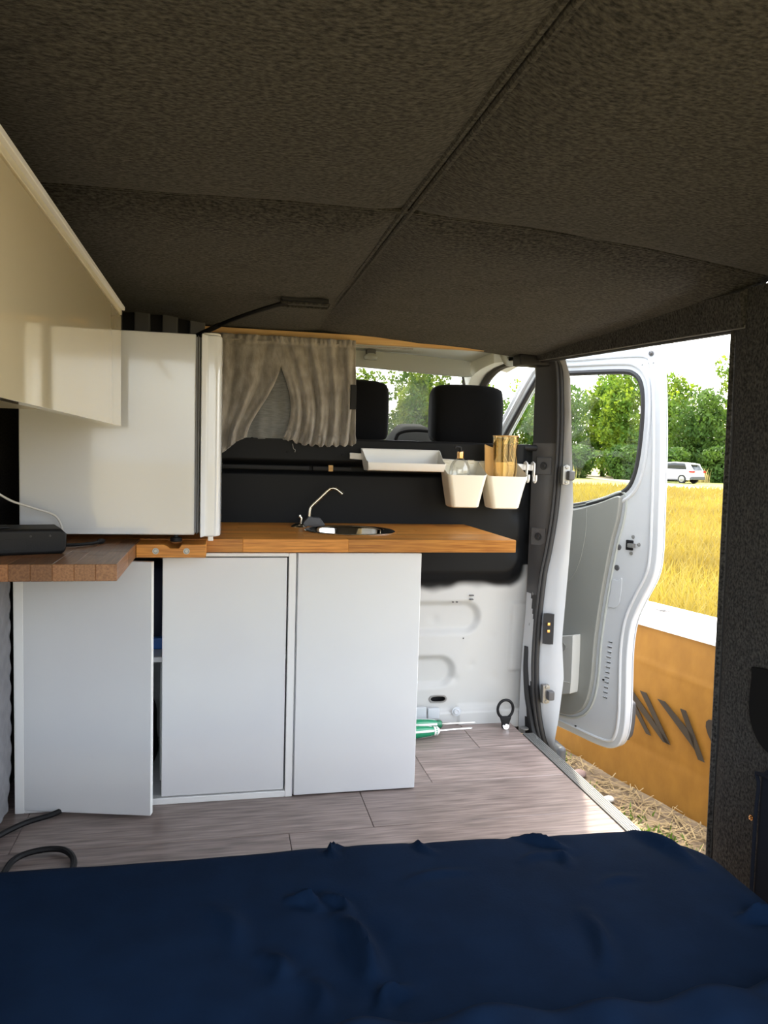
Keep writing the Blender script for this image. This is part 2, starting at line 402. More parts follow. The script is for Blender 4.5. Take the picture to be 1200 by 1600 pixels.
# bulkhead -------------------------------------------------
wf = thing('wall_front', 'bulkhead of the van, black above and white painted pressed steel below', 'bulkhead', (0.3, 2.72, 0), kind='structure')
def sdcap(x, z, x1, zc, r):
    dx = max(x - (x1 - r), 0); return math.hypot(dx, z - zc) - r
def bulk_y(x, z):
    y = 2.70
    # black bulged panel above, round lower right corner
    d = min(1.125 - x, z - 0.535)
    rr = 0.10
    if x > 1.125 - rr and z < 0.535 + rr: d = rr - math.hypot(x - (1.125 - rr), z - (0.535 + rr))
    y -= 0.028 * sstep(-0.005, 0.05, d)
    for (x1, zc, r) in ((0.955, 0.403, 0.062), (0.862, 0.200, 0.061)):
        y += 0.021 * (1 - sstep(-0.022, 0.006, sdcap(x, z, x1, zc, r)))
    # broad diagonal swage and a few dents in the white sheet
    w = (x - 0.86) - (z - 0.1) * 0.42
    if z < 0.53: y += 0.010 * sstep(-0.05, 0.06, w) * sstep(0.53, 0.45, z)
    for (dx, dz, s, a) in ((0.86, 0.17, .018, .006), (1.0, .33, .02, .002), (1.02, .17, .02, .003), (.93, .22, .015, .003), (0.78, .39, .02, .004)):
        y += a * math.exp(-((x - dx) ** 2 + (z - dz) ** 2) / s ** 2)
    # foot flange
    y -= 0.020 * sstep(0.058, 0.046, z)
    y -= 0.006 * sstep(0.875, 0.88, x) * sstep(0.072, 0.062, z) * sstep(1.06, 1.05, x)
    # groove under the beam and the beam itself
    y += 0.022 * sstep(0.925, 0.935, z) * sstep(0.965, 0.955, z) * sstep(1.12, 1.09, x)
    y -= 0.012 * sstep(0.962, 0.972, z) * sstep(1.15, 1.12, x)
    # pressed round dimples near the right edge
    for (dx, dz) in ((1.085, 0.80), (1.075, 0.665)):
        y += 0.010 * math.exp(-(((x - dx) / .03) ** 2 + ((z - dz) / .028) ** 2))
    y -= 0.010 * sstep(1.075, 1.085, x) * sstep(0.46, 0.45, z) * sstep(0.19, 0.2, z)
    return y
NU, NV = 330, 210
v = []; pc = []
for j in range(NV + 1):
    for i in range(NU + 1):
        x = XL + (1.15 - XL) * i / NU; z = -0.02 + 1.065 * j / NV
        v.append((x - 0.3, bulk_y(x, z) - 2.72, z))
        n1 = 0.035 * nz(x * 5, z * 5, 1) + 0.02 * nz(x * 15, z * 15, 4)
        d = z - 0.515 + n1
        if x > 1.02: d = min(d, 10)
        if x > 1.125: d = z - 0.55
        rr = 0.09
        if x > 1.12 - rr and z < 0.512 + rr: d = min(d, rr - math.hypot(x - (1.12 - rr), z - (0.512 + n1 * -1 * 0.6 + rr)))
        pc.append(sstep(-0.022, 0.012, d))
f = [(j * (NU + 1) + i, j * (NU + 1) + i + 1, (j + 1) * (NU + 1) + i + 1, (j + 1) * (NU + 1) + i) for j in range(NV) for i in range(NU)]
def in_slot(q):     # the open capsule hole near the foot of the sheet
    x = sum(v[k][0] for k in q) / 4 + 0.3; z = sum(v[k][2] for k in q) / 4
    return math.hypot(max(abs(x - 0.799) - 0.020, 0), z - 0.097) < 0.0115
f = [q for q in f if not in_slot(q)]
bw = pyobj('pressed_sheet', v, f, None, wf, 60)
at_ = bw.data.attributes.new('paint', 'FLOAT', 'POINT'); at_.data.foreach_set('value', pc)
m = mat('two_tone_sheet_paint', (0.8, 0.8, 0.78), 0.5, spec=0.15, bump=0.03, bscale=14)
t = m.node_tree; an = t.nodes.new('ShaderNodeAttribute'); an.attribute_name = 'paint'
mx = t.nodes.new('ShaderNodeMix'); mx.data_type = 'RGBA'
mx.inputs['A'].default_value = (0.48, 0.48, 0.465, 1); mx.inputs['B'].default_value = (0.0055, 0.006, 0.0068, 1)
t.links.new(an.outputs['Fac'], mx.inputs['Factor']); t.links.new(mx.outputs['Result'], t.nodes['Principled BSDF'].inputs['Base Color'])
bw.data.materials.append(m)
LW = lambda bm: xf(bm, Matrix.Translation((-0.3, -2.72, 0)))
obj('sheet_core', LW(box(XL, 1.15, 2.725, 2.745, -0.05, 1.03)), BLACKP, wf)
obj('ledge', LW(box(XL, 1.165, 2.665, 2.80, 1.028, 1.052, 0.010, 3)), BLACKP, wf)
for x0, x1 in ((-0.05, 0.30), (0.31, 0.45), (0.50, 0.78)):
    obj('slot', LW(box(x0, x1, 2.678, 2.70, 0.937, 0.954, 0.004)), BLACKP, wf)
obj('wooden_wedge', LW(box(0.366, 0.382, 2.676, 2.69, 0.936, 0.958, 0.001)), PINE, wf)
for q in ((0.22, 2.66, 1.0), (0.41, 2.66, 0.995), (0.60, 2.66, 1.0), (0.72, 2.66, 0.99)):
    obj('rivet', LW(bolt(q, (0, -1, 0), 0.0025, 0.002)), RUBBER, wf)
# capsule hole with rim
cap = round_poly([(0.765, 0.092), (0.778, 0.083), (0.820, 0.083), (0.833, 0.092), (0.833, 0.102), (0.820, 0.111), (0.778, 0.111), (0.765, 0.102)], 3)
inner_cap = [((u - .799) * .80 + .799, (w - .097) * .62 + .097) for u, w in cap]
obj('slot_rim', LW(prism([cap, inner_cap], (0, 2.704, 0), (1, 0, 0), (0, 0, 1), (0, -1, 0), 0, 0.007, 0.001)), SCREW, wf)
for q in ((0.868, 2.682, 0.052), (1.12, 2.70, 0.035)):
    obj('washer', LW(bolt(q, (0, -1, 0), 0.012, 0.006)), PAINT, wf)
obj('rubber_plug', LW(lathe([(0, .006), (.012, .006), (.016, .003), (.016, 0)], (1.11, 2.61, 0.0))), SCREW, wf)
obj('bracket', LW(box(0.70, 0.75, 2.672, 2.69, 0.03, 0.075, 0.004)), PAINT, wf)
obj('bracket', LW(box(0.755, 0.80, 2.672, 2.69, 0.03, 0.07, 0.004)), PAINT, wf)
# little scratches in the white paint
for q in ((0.915, 0.487, .012), (0.915, 0.472, .010), (0.845, 0.462, .004), (0.86, 0.462, .004), (0.89, .325, .003)):
    obj('paint_chip', LW(box(q[0] - q[2] / 1.5, q[0] + q[2] / 1.5, 2.697 - .006 * (q[1] > .47), 2.703, q[1] - .002, q[1] + .002)), DGREY, wf)
# ribbed black panel in the corner above the fridge
obj('corner_panel', LW(box(XL, -0.062, 2.69, 2.72, 1.04, 1.453)), BLACKP, wf)
obj('header_board', LW(box(-0.06, 1.17, 2.703, 2.716, 1.40, 1.453)), BLACKP, wf)
for k in range(5):
    x = -0.085 - 0.088 * k
    obj('rib', LW(prism([[(x - .030, 1.05), (x + .030, 1.05), (x + .025, 1.45), (x - .025, 1.45)]], (0, 2.69, 0), (1, 0, 0), (0, 0, 1), (0, -1, 0), 0, 0.03, 0.006)), DGREY, wf)
obj('wood_post', LW(box(-0.066, -0.058, 2.665, 2.70, 1.25, 1.41, .001)), PINE, wf)

# B pillar --------------------------------------------------
pl_ = thing('wall_pillar', 'door pillar with rubber seal and white jamb beside the bulkhead', 'pillar', (1.18, 2.62, 0), kind='structure')
LP = lambda bm: xf(bm, Matrix.Translation((-1.18, -2.62, 0)))
SZ = [1.36, 1.328, 1.157, 0.995, 0.809, 0.668, 0.574, 0.408, 0.241, 0.096, -0.027, -0.12]
SX = [1.165, 1.186, 1.199, 1.200, 1.191, 1.173, 1.157, 1.145, 1.142, 1.154, 1.180, 1.225]
OZ = [1.36, 1.289, 1.042, 0.837, 0.605, 0.347, 0.205, 0.062, -0.044, -0.12]
OX = [1.180, 1.205, 1.222, 1.238, 1.230, 1.218, 1.232, 1.220, 1.205, 1.235]
def sx(z): return pw(SZ[::-1], SX[::-1], z)
def ox(z): return max(pw(OZ[::-1], OX[::-1], z), sx(z) + 0.006)
zs = [1.36 - 1.48 * k / 60 for k in range(61)]
sealp = smooth_path([(x, 2.60, z) for x, z in zip(SX, SZ)], 6)
obj('rubber_seal', LP(tube(sealp, 0.011, 10)), RUBBER, pl_)
obj('rubber_lip', LP(tube([(p.x - 0.016, p.y - 0.004, p.z) for p in sealp], 0.006, 8)), RUBBER, pl_)
def jamb(u, v):
    z = zs[int(round(v * 60))]
    a, c = sx(z) + 0.004, ox(z)
    if u < 0.6: t = u / 0.6; return (lerp(a, c, t) - 1.18, 2.605 - 0.05 * t - 0.008 * math.sin(t * math.pi) - 2.62, z)
    t = (u - 0.6) / 0.4
    return (c + 0.006 * math.sin(t * math.pi) - 0.01 * t - 1.18, 2.555 + 0.16 * t - 2.62, z)
grid(jamb, 20, 60, 'white_jamb', PAINT, pl_)
def inner(u, v):
    z = lerp(1.40, -0.04, v)
    a = 1.128 if z > 0.5 else lerp(1.128, 1.118, sstep(0.5, 0.2, z)); c = sx(min(z, 1.36)) - 0.01
    bulge = 0.012 * math.sin(u * math.pi) * (1 if z > .3 else .3)
    return (lerp(a, c, u) - 1.18, lerp(2.685, 2.605, u) - bulge - 2.62, z)
ip = grid(inner, 10, 80, 'inner_trim', None, pl_)
ip.data.materials.append(DGREY); ip.data.materials.append(RUBBER); ip.data.materials.append(PAINT)
for p in ip.data.polygons:
    z = p.center.z
    p.material_index = 1 if z > 1.05 else (0 if z > 0.50 else (2 if p.center.x + 1.18 < 1.132 else 1))
for q in ((1.160, 2.640, 0.975), (1.150, 2.640, 0.715)):
    obj('trim_plate', LP(prism([[(-.030, -.032), (.030, -.032), (.030, .032), (-.030, .032)]], (q[0], q[1] + .002, q[2]), (.6, -.8, 0), (0, 0, 1), (-.8, -.6, 0), 0, .010, .003)), DGREY, pl_)
    obj('trim_bolt', LP(bolt((q[0] - .008, q[1] - .005, q[2]), (-.8, -.6, 0), 0.010, 0.006)), RUBBER, pl_)
for q in ((1.205, 2.572, 0.50), (1.135, 2.645, 0.385), (1.139, 2.64, 0.50)):
    obj('trim_bolt', LP(bolt(q, (-.1, -1, 0), 0.006, 0.005)), SCREW, pl_)
cp = obj('contact_plate', LP(prism([round_poly([(-.016, -.055), (.016, -.055), (.019, -.045), (.019, .045), (.016, .055), (-.016, .055), (-.019, .045), (-.019, -.045)], 3)], (1.172, 2.575, 0.385), (0.9, -0.43, 0), (0, 0, 1), (-.43, -0.9, 0), 0, 0.012, 0.003)), RUBBER, pl_)
for dz in (0.02, -0.006):
    obj('contact_pin', LP(box(1.160, 1.170, 2.556, 2.566, 0.385 + dz - .005, 0.385 + dz + .005, .001)), GOLD, cp)
for (x, z) in ((1.205, 0.945), (1.165, 0.145)):
    st = obj('striker', LP(box(x - .012, x + .016, 2.556, 2.58, z - .034, z + .034, .004)), SCREW, pl_)
    obj('buffer', LP(box(x + .002, x + .026, 2.535, 2.562, z - .018, z + .016, .005)), DGREY, st)
    for dz in (-.026, .028): obj('bolt', LP(bolt((x + .002, 2.555, z + dz), (0, -1, 0), .006, .004)), SCREW, st)
# black rubber foot by the floor edge and ends of the outer moulding
obj('lower_rubber', LP(tube(smooth_path([(1.128, 2.655, 0.30), (1.125, 2.65, 0.22), (1.130, 2.64, 0.12), (1.142, 2.625, 0.04), (1.15, 2.60, -0.04)], 5), 0.013, 8)), RUBBER, pl_)
obj('side_moulding', LP(box(1.225, 1.262, 2.56, 2.72, -0.22, -0.06, 0.015, 3)), DGREY, pl_)
# upper door rail
rl = thing('trim_2', 'black door rail along the top of the side opening', 'door rail', (1.14, 2.0, 1.34), kind='structure')
LR = lambda bm: xf(bm, Matrix.Translation((-1.14, -2.0, -1.34)))
zr = lambda y: pw([1.5, 2.62], [1.298, 1.352], y)
railp = [(1.135, 2.62 - 0.08 * k, zr(2.62 - 0.08 * k) + 0.028) for k in range(15)]
obj('rail_body', LR(tube(railp, 0, prof=[(-0.028, -0.03), (-0.028, 0.03), (0.045, 0.045), (0.07, 0.0), (0.06, -0.03)])), FELT, rl)
obj('rail_lip', LR(tube([(1.112, p[1], p[2] - 0.026) for p in railp], 0.004, 8)), ALU, rl)
obj('rail_lip', LR(tube([(1.125, p[1], p[2] - 0.030) for p in railp], 0.005, 8)), RUBBER, rl)
obj('cover', LR(box(1.04, 1.16, 2.62, 2.70, 1.335, 1.375, 0.008)), BLACKP, rl)
obj('bracket', LR(tube(smooth_path([(1.03, 2.655, 1.392), (1.06, 2.65, 1.386), (1.09, 2.65, 1.378)], 4), 0.006, 6)), NICKEL, rl)

# ================================================================== THE CAB
cbr = thing('ceiling_cab', 'pale headliner of the driver cab beyond the bulkhead', 'headliner', (0.3, 3.0, 1.45), kind='structure')
def hl(u, v):
    x = lerp(-0.65, 1.25, u); y = lerp(2.72, 3.30, v)
    e = (abs(x - 0.30) / 0.95)
    return (x - 0.3, y - 3.0, 1.475 - 0.05 * e ** 5 - 0.035 * v * v - 1.45)
grid(hl, 40, 14, 'headliner', HEADLN, cbr, 0.02)
obj('header', xf(box(-0.62, 1.10, 3.27, 3.34, 1.395, 1.445, 0.012, 3), Matrix.Translation((-0.3, -3.0, -1.45))), HEADLN, cbr)
obj('roof_skin', xf(box(-0.68, 1.24, 2.70, 3.36, 1.485, 1.50), Matrix.Translation((-0.3, -3.0, -1.45))), PAINT, cbr)
# corner of the headliner going down into the right windscreen pillar
ap = thing('wall_windscreen_pillar', 'right windscreen pillar with pale cover and dark seal', 'pillar', (1.15, 3.5, 1.0), kind='structure')
LA = lambda bm: xf(bm, Matrix.Translation((-1.15, -3.5, -1.0)))
obj('cover', LA(tube(smooth_path([(1.125, 3.06, 1.425), (1.105, 3.20, 1.405), (1.10, 3.32, 1.36), (1.125, 3.55, 1.21), (1.155, 3.85, 1.0), (1.16, 3.98, 0.9)], 6), 0, prof=[(-.035, -.03), (.035, -.03), (.045, .03), (-.025, .04)])), HEADLN, ap)
obj('seal', LA(tube(smooth_path([(1.20, 2.93, 1.385), (1.185, 3.05, 1.40), (1.16, 3.18, 1.385), (1.15, 3.32, 1.325), (1.172, 3.55, 1.175), (1.20, 3.85, 0.97)], 6), 0.018, 8)), RUBBER, ap)
# cab side pillar trim with the belt
bt = thing('trim_3', 'pale grey cab pillar trim holding the seat belt guide', 'pillar trim', (1.2, 2.85, 1.0), kind='structure')
LB = lambda bm: xf(bm, Matrix.Translation((-1.2, -2.85, -1.0)))
obj('cover', LB(tube(smooth_path([(1.215, 2.84, 1.42), (1.232, 2.84, 1.33), (1.236, 2.85, 1.2), (1.245, 2.86, 1.08), (1.262, 2.87, 0.98), (1.27, 2.87, 0.6)], 5), 0, prof=[(-.028, -.03), (.03, -.03), (.03, .05), (-.02, .05)])), LGREY, bt)
obj('dark_strip', LB(tube(smooth_path([(1.205, 2.735, 1.36), (1.213, 2.735, 1.25), (1.213, 2.735, 1.14), (1.20, 2.735, 1.06)], 5), 0.016, 8)), RUBBER, bt)
bg_ = obj('belt_guide', LB(prism([round_poly([(-.024, -.02), (.022, -.034), (.026, .01), (.004, .036), (-.02, .022)], 3)], (1.218, 2.79, 1.175), (1, 0, 0), (0, 0, 1), (0, -1, 0), 0, 0.02, 0.004)), DGREY, bt)
obj('belt', LB(prism([[(1.205, 0.9), (1.222, 0.9), (1.236, 1.17), (1.214, 1.17)]], (0, 2.79, 0), (1, 0, 0), (0, 0, 1), (0, -1, 0), 0, 0.003)), BLACKP, bg_)
# cab floor, unseen left side added to control the light, and windscreen
tag(obj('floor_cab', box(-0.62, 1.18, 2.75, 4.1, -0.15, -0.10), RUBBER), 'black rubber floor of the driver cab', 'floor', kind='structure')
cl = thing('wall_cab_light_control', 'unseen grey left side of the driver cab, added for light control', 'wall', (-0.63, 3.3, 0), kind='structure')
obj('panel', box(-0.02, 0.02, -0.55, 0.8, -0.12, 0.9, 0.01), DOORTRIM, cl)
obj('pillar', box(-0.02, 0.02, -0.55, -0.42, 0.9, 1.45, 0.01), LGREY, cl)
obj('pillar', tube([(0, -0.1, 1.42), (0, 0.65, 0.9)], 0.035, 8), LGREY, cl)
wn = thing('window_1', 'curved windscreen of the van', 'windscreen', (0.3, 3.65, 1.17), kind='structure')
def ws(u, v):
    x = lerp(-0.60, 1.14, u); c = 1 - (2 * u - 1) ** 2
    y = lerp(3.33, 3.93, v) + 0.14 * c * v; z = lerp(1.40, 0.92, v)
    return (x - 0.3, y - 3.65, z - 1.17)
grid(ws, 24, 10, 'pane', GLASS, wn)
obj('lower_frame', tube([(lerp(-0.62, 1.16, k / 20) - .3, 3.93 + 0.14 * (1 - (k / 10 - 1) ** 2) - 3.65, 0.91 - 1.17) for k in range(21)], 0.02, 8), RUBBER, wn)
db = thing('dashboard', 'grey dashboard with a domed lid in the middle, seen between the headrests', 'dashboard', (0.35, 3.6, -0.10))
LD = lambda bm: xf(bm, Matrix.Translation((-0.35, -3.6, 0.10)))
obj('body', LD(tube([(-0.55 + 0.09 * k, 3.72, 0.78) for k in range(20)], 0, prof=[(-.88, -.12), (-.88, .14), (.02, .2), (.14, .12), (.16, -.1), (.02, -.2), (-.5, -.22)])), DASH, db)
def dome(u, v):
    a = lerp(-1, 1, u); x = 0.88 + 0.125 * a
    h = (1 - abs(a) ** 4.5)
    prof = [(3.42, 0.90), (3.42, 1.06), (3.45, 1.10), (3.48, 1.135), (3.58, 1.150), (3.70, 1.12), (3.80, 0.95)]
    i = v * (len(prof) - 1); k = min(int(i), len(prof) - 2); t_ = i - k
    y = lerp(prof[k][0], prof[k + 1][0], t_); z = lerp(prof[k][1], prof[k + 1][1], t_)
    return (x - 0.35, y - 3.6, lerp(0.9, z, 0.35 + 0.65 * h) + 0.10)
dm = grid(dome, 24, 24, 'dome_lid', mat('dome_grey', (0.03, 0.031, 0.030), 0.8, spec=0.0), db)
obj('dome_rim', LD(tube(smooth_path([(0.765, 3.43, 0.95), (0.772, 3.42, 1.07), (0.80, 3.42, 1.105), (0.88, 3.42, 1.115), (0.96, 3.42, 1.105), (0.988, 3.42, 1.07), (0.995, 3.43, 0.95)], 5), 0.008, 8)), DASH, dm)

# sun visor, grab handle
sv_ = thing('sun_visor', 'grey padded sun visor folded up under the headliner', 'sun visor', (0.78, 3.22, 1.39))
LV = lambda bm: xf(bm, Matrix.Translation((-0.78, -3.22, -1.39)))
obj('flap', LV(prism([round_poly([(0.40, 1.43), (0.72, 1.43), (1.02, 1.415), (1.045, 1.40), (1.05, 1.365), (1.03, 1.345), (0.72, 1.358), (0.40, 1.375), (0.385, 1.40)], 4)], (0, 3.235, 0), (1, 0, 0), (0, 0, 1), (0, -1, 0), 0, 0.022, 0.008)), VISOR, sv_)
obj('pivot', LV(tube([(1.02, 3.23, 1.345), (1.035, 3.25, 1.31), (1.03, 3.26, 1.33)], 0.006, 8)), DGREY, sv_)
vc = obj('clip', LV(box(0.585, 0.625, 3.19, 3.215, 1.415, 1.437, .004)), DGREY, sv_)
obj('clip_cup', LV(lathe([(0, 0), (.026, .0), (.03, .012), (.016, .026), (0, .028)], (0.605, 3.20, 1.395))), LGREY, vc)
gh = thing('grab_handle', 'pale grey grab handle above the passenger door', 'handle', (1.16, 3.0, 1.40))
LG = lambda bm: xf(bm, Matrix.Translation((-1.16, -3.0, -1.40)))
obj('grip', LG(tube(smooth_path([(1.075, 2.92, 1.43), (1.08, 2.90, 1.395), (1.10, 2.90, 1.372), (1.15, 2.92, 1.384), (1.20, 2.95, 1.395), (1.215, 2.95, 1.42)], 6), 0.011, 10)), LGREY, gh)
for q in ((1.075, 2.93, 1.43), (1.215, 2.96, 1.42)): obj('mount', LG(box(q[0] - .018, q[0] + .018, q[1] - .015, q[1] + .015, q[2] - .012, q[2] + .012, .005)), LGREY, gh)

# bench seats ------------------------------------------------
def seat(x, label):
    s = thing('passenger_seat', label, 'seat', (x, 3.05, -0.10))
    def cushion(name, prof_pts, w, exp=4.0, n=26):
        pts = round_poly(prof_pts, 5)
        b = bmesh.new(); rings = []
        for k in range(n + 1):
            a = -1 + 2 * k / n; sc_ = (1 - abs(a) ** exp) ** (1 / 2.2) if abs(a) < 1 else 0.0
            cy = sum(p[0] for p in pts) / len(pts); czz = sum(p[1] for p in pts) / len(pts)
            f_ = 0.35 + 0.65 * sc_
            if k in (0, n): f_ = 0.30
            rings.append([b.verts.new((a * w / 2, cy + (p[0] - cy) * f_, czz + (p[1] - czz) * (0.72 + 0.28 * sc_))) for p in pts])
        m_ = len(pts)
        for A, B in zip(rings[:-1], rings[1:]):
            for i in range(m_): b.faces.new((A[i], A[(i + 1) % m_], B[(i + 1) % m_], B[i]))
        b.faces.new(rings[0]); b.faces.new(rings[-1][::-1])
        return obj(name, b, SEATC, s, 70)
    cushion('headrest', [(-.085, 1.165), (-.05, 1.15), (0.03, 1.155), (.05, 1.20), (.055, 1.30), (.03, 1.375), (-.03, 1.392), (-.075, 1.372), (-.095, 1.29)], 0.305)
    cushion('backrest', [(-.12, .42), (.06, .42), (.09, .6), (.08, .95), (.05, 1.09), (-.03, 1.12), (-.09, 1.09), (-.12, .9)], 0.42, 8)
    cushion('seat_base', [(-.1, .30), (.42, .30), (.47, .36), (.45, .44), (.1, .42), (-.1, .44)], 0.44, 8)
    obj('pedestal', box(-.19, .19, -.1, .40, 0.0, .31, .02), DGREY, s)
    for dx in (-.06, .06): obj('headrest_post', tube([(dx, -.02, 1.05), (dx, -.02, 1.2)], .007, 8), SCREW, s)
    return s
seat(0.975, 'black cab seat with headrest behind the cups and amber vase')
seat(0.495, 'black cab seat with headrest half hidden by the curtain')

# ================================================================== PASSENGER DOOR, OPEN
th = R(25)
dr = thing('van_door', 'white front door of the van standing open, grey trim and window', 'van door', (1.2, 3.6, -0.18))
DO = Vector((0, 0, 0.18)); DU = Vector((math.sin(th), -math.cos(th), 0)); DV = Vector((0, 0, 1)); DN = Vector((math.cos(th), math.sin(th), 0))
outer = [(0.39, 1.452), (0.625, 1.453), (0.90, 1.447), (0.985, 1.435), (1.022, 1.40), (1.042, 1.296), (1.06, 1.055), (1.067, 0.812), (1.069, 0.64), (1.055, 0.552), (1.01, 0.457), (0.972, 0.36),
         (0.959, 0.242), (0.963, 0.088), (0.965, -0.042), (0.951, -0.126), (0.914, -0.17), (0.836, -0.182), (0.626, -0.168), (0.3, -0.16), (0.05, -0.15), (0.0, -0.10), (-0.02, 0.3), (-0.03, 0.85), (0.0, 0.95), (0.2, 1.205)]
win = [(0.05, 0.86), (0.25, 0.80), (0.45, 0.795), (0.612, 0.80), (0.78, 0.838), (0.882, 0.878), (0.925, 0.94), (0.945, 1.054), (0.95, 1.203), (0.937, 1.30), (0.90, 1.345), (0.83, 1.360), (0.579, 1.370), (0.43, 1.375), (0.38, 1.345), (0.2, 1.09)]
outer = [(u - 0.022 * (u > .6), w) for u, w in outer]
OL, WL = round_poly(outer, 4), round_poly(win, 4)
shell = obj('shell', prism([OL, WL], DO, DU, DV, DN, 0.0, 0.038, 0.010, 3), PAINT, dr, 50)
obj('outer_skin', prism([OL, WL], DO, DU, DV, DN, 0.040, 0.046, 0.002), PAINT, dr, 50)
def dpath(lp, off=0.0): return [DO + DU * u + DV * w + DN * off for u, w in lp]
def inset(lp, d):
    P = [Vector((a, c)) for a, c in lp]; out = []
    N_ = len(P); area = sum(P[i].x * P[(i + 1) % N_].y - P[(i + 1) % N_].x * P[i].y for i in range(N_))
    s = 1 if area > 0 else -1
    for i in range(N_):
        t_ = (P[(i + 1) % N_] - P[i - 1]).normalized(); out.append((P[i].x - t_.y * d * s, P[i].y + t_.x * d * s))
    return out
obj('inner_lip', tube(dpath(inset(OL, 0.032), -0.001), 0.0065, 8, closed=True), PAINT, dr)
obj('window_seal', tube(dpath(inset(WL, 0.002), 0.006), 0.012, 8, closed=True), RUBBER, dr)
obj('window_flange', tube(dpath(inset(WL, -0.030), -0.001), 0.0075, 8, closed=True), PAINT, dr)
obj('window_pane', prism([WL], DO, DU, DV, DN, 0.024, 0.028), GLASS, dr)
trim = [(0.05, 0.80), (0.30, 0.782), (0.612, 0.786), (0.77, 0.825), (0.868, 0.861), (0.880, 0.835), (0.872, 0.76), (0.849, 0.665), (0.815, 0.45), (0.794, 0.259), (0.787, 0.095), (0.765, -0.01), (0.714, -0.072), (0.611, -0.096), (0.3, -0.09), (0.08, -0.07), (0.05, 0.1), (0.04, 0.5)]
TL = round_poly(trim, 4)
dt = obj('trim_panel', prism([TL], DO, DU, DV, DN, 0.0, -0.026, 0.014, 4), DOORTRIM, dr, 50)
obj('trim_gap', tube(dpath(inset(TL, -0.016), -0.0005), 0.0055, 8, closed=True), LGREY, dr)
pk = obj('door_pocket', prism([round_poly([(0.30, 0.20), (0.5, .215), (0.66, 0.255), (0.712, 0.268), (0.722, 0.25), (0.722, 0.05), (0.705, 0.02), (0.62, 0.005), (0.3, 0.0)], 4)], DO, DU, DV, DN, -0.02, -0.075, 0.012, 3), mat('pocket_grey', (0.44, 0.44, 0.415), 0.5), dt, 50)
obj('pocket_recess', xf(lathe([(0, 0), (.016, 0), (.019, .003), (.019, .006)], n=20), Matrix.Translation(DO + DU * 0.665 + DV * 0.215 - DN * 0.074) @ (-DN).to_track_quat('Z', 'Y').to_matrix().to_4x4() @ Matrix.Scale(1.3, 4, (1, 0, 0))), DOORTRIM, pk)
obj('pocket_seam', tube([DO + DU * a + DV * w - DN * 0.0765 for a, w in ((0.3, .055), (0.6, .058), (0.715, .07))], 0.0018, 6), MATS['pocket_grey'], pk)
obj('trim_crease', tube(smooth_path([DO + DU * a + DV * w - DN * 0.0262 for a, w in ((0.722, 0.80), (0.722, 0.70), (0.70, 0.58), (0.66, 0.50), (0.60, 0.45))], 5), 0.0018, 6), DOORTRIM, dt)
def dbox(name, u, w, du, dw, d0, d1, m_, par=dr, bev=.002):
    return obj(name, prism([[(u - du, w - dw), (u + du, w - dw), (u + du, w + dw), (u - du, w + dw)]], DO, DU, DV, DN, d0, d1, bev), m_, par)
lt = dbox('latch', 0.922, 0.669, 0.016, 0.020, 0.01, -0.006, BLACKP)
dbox('latch_tongue', 0.935, 0.669, 0.014, 0.008, 0.0, -0.018, SCREW, lt)
for (u, w) in ((0.935, 0.703), (0.963, 0.675), (0.93, 0.637)):
    obj('latch_screw', bolt(DO + DU * u + DV * w - DN * 0.001, -DN, 0.005, 0.005), SCREW, dr)
for (u, w) in ((0.871, 0.655), (0.867, 0.571)):
    obj('rubber_plug', xf(lathe([(0, .003), (.010, .003), (.012, .001), (.012, -.002)], n=18), aim(DO + DU * u + DV * w, -DN)), DGREY, dr)
obj('stop_buffer', xf(lathe([(0, .012), (.005, .012), (.006, .006), (.010, .005), (.011, 0)], n=18), aim(DO + DU * 0.974 + DV * 1.417, -DN)), DGREY, dr)
for (u, w) in ((0.965, 1.38), (0.935, 1.376), (0.94, 1.36), (0.985, 1.38), (0.985, 1.25)):
    obj('rivet', bolt(DO + DU * u + DV * w, -DN, 0.002, 0.002), SCREW, dr)
slits = [(0.846 - 0.012 * (k / 11 - .5), 0.262 - 0.0213 * k) for k in range(12)]
cb = bmesh.new()
for u, w in slits:
    cb = merge(cb, prism([[(u - .011, w - .0028), (u + .011, w - .0028), (u + .011, w + .0028), (u - .011, w + .0028)]], DO, DU, DV, DN, -0.01, 0.03))
cutter = obj('cutter', cb, None, dr, 0)
md = shell.modifiers.new('slits', 'BOOLEAN'); md.object = cutter; md.operation = 'DIFFERENCE'; md.solver = 'EXACT'
bpy.context.view_layer.update()
me_ = bpy.data.meshes.new_from_object(shell.evaluated_get(bpy.context.evaluated_depsgraph_get()))
shell.modifiers.clear(); shell.data = me_
wn_ = shell.modifiers.new('even_normals', 'WEIGHTED_NORMAL'); wn_.keep_sharp = True; wn_.weight = 80
bpy.data.objects.remove(cutter)
for u, w in slits: dbox('vent_lip', u, w + .0045, 0.011, 0.0014, 0.002, -0.004, PAINT, dr, 0.0008)
obj('pressed_window', prism([round_poly([(0.85, .52), (0.875, .52), (0.895, .53), (0.89, .44), (0.875, .41), (.855, .405), (0.835, .41), (.845, .47)], 3)], DO, DU, DV, DN, 0.0, -0.004, 0.003), PAINT, dr)
for (u, w) in ((0.83, .10), (0.70, -0.135), (0.84, -0.15)): obj('clip', dbx := prism([[(u - .004, w - .003), (u + .004, w - .003), (u + .004, w + .003), (u - .004, w + .003)]], DO, DU, DV, DN, 0, -.004), BLACKP, dr)
obj('side_moulding', prism([round_poly([(0.3, -0.12), (0.85, -0.14), (0.925, -0.13), (0.942, -0.08), (0.945, 0.0), (0.93, 0.03), (0.85, 0.035), (0.3, 0.04)], 3)], DO, DU, DV, DN, 0.046, 0.07, 0.008, 3), DGREY, dr)

# ================================================================== KITCHEN
WT = 0.755
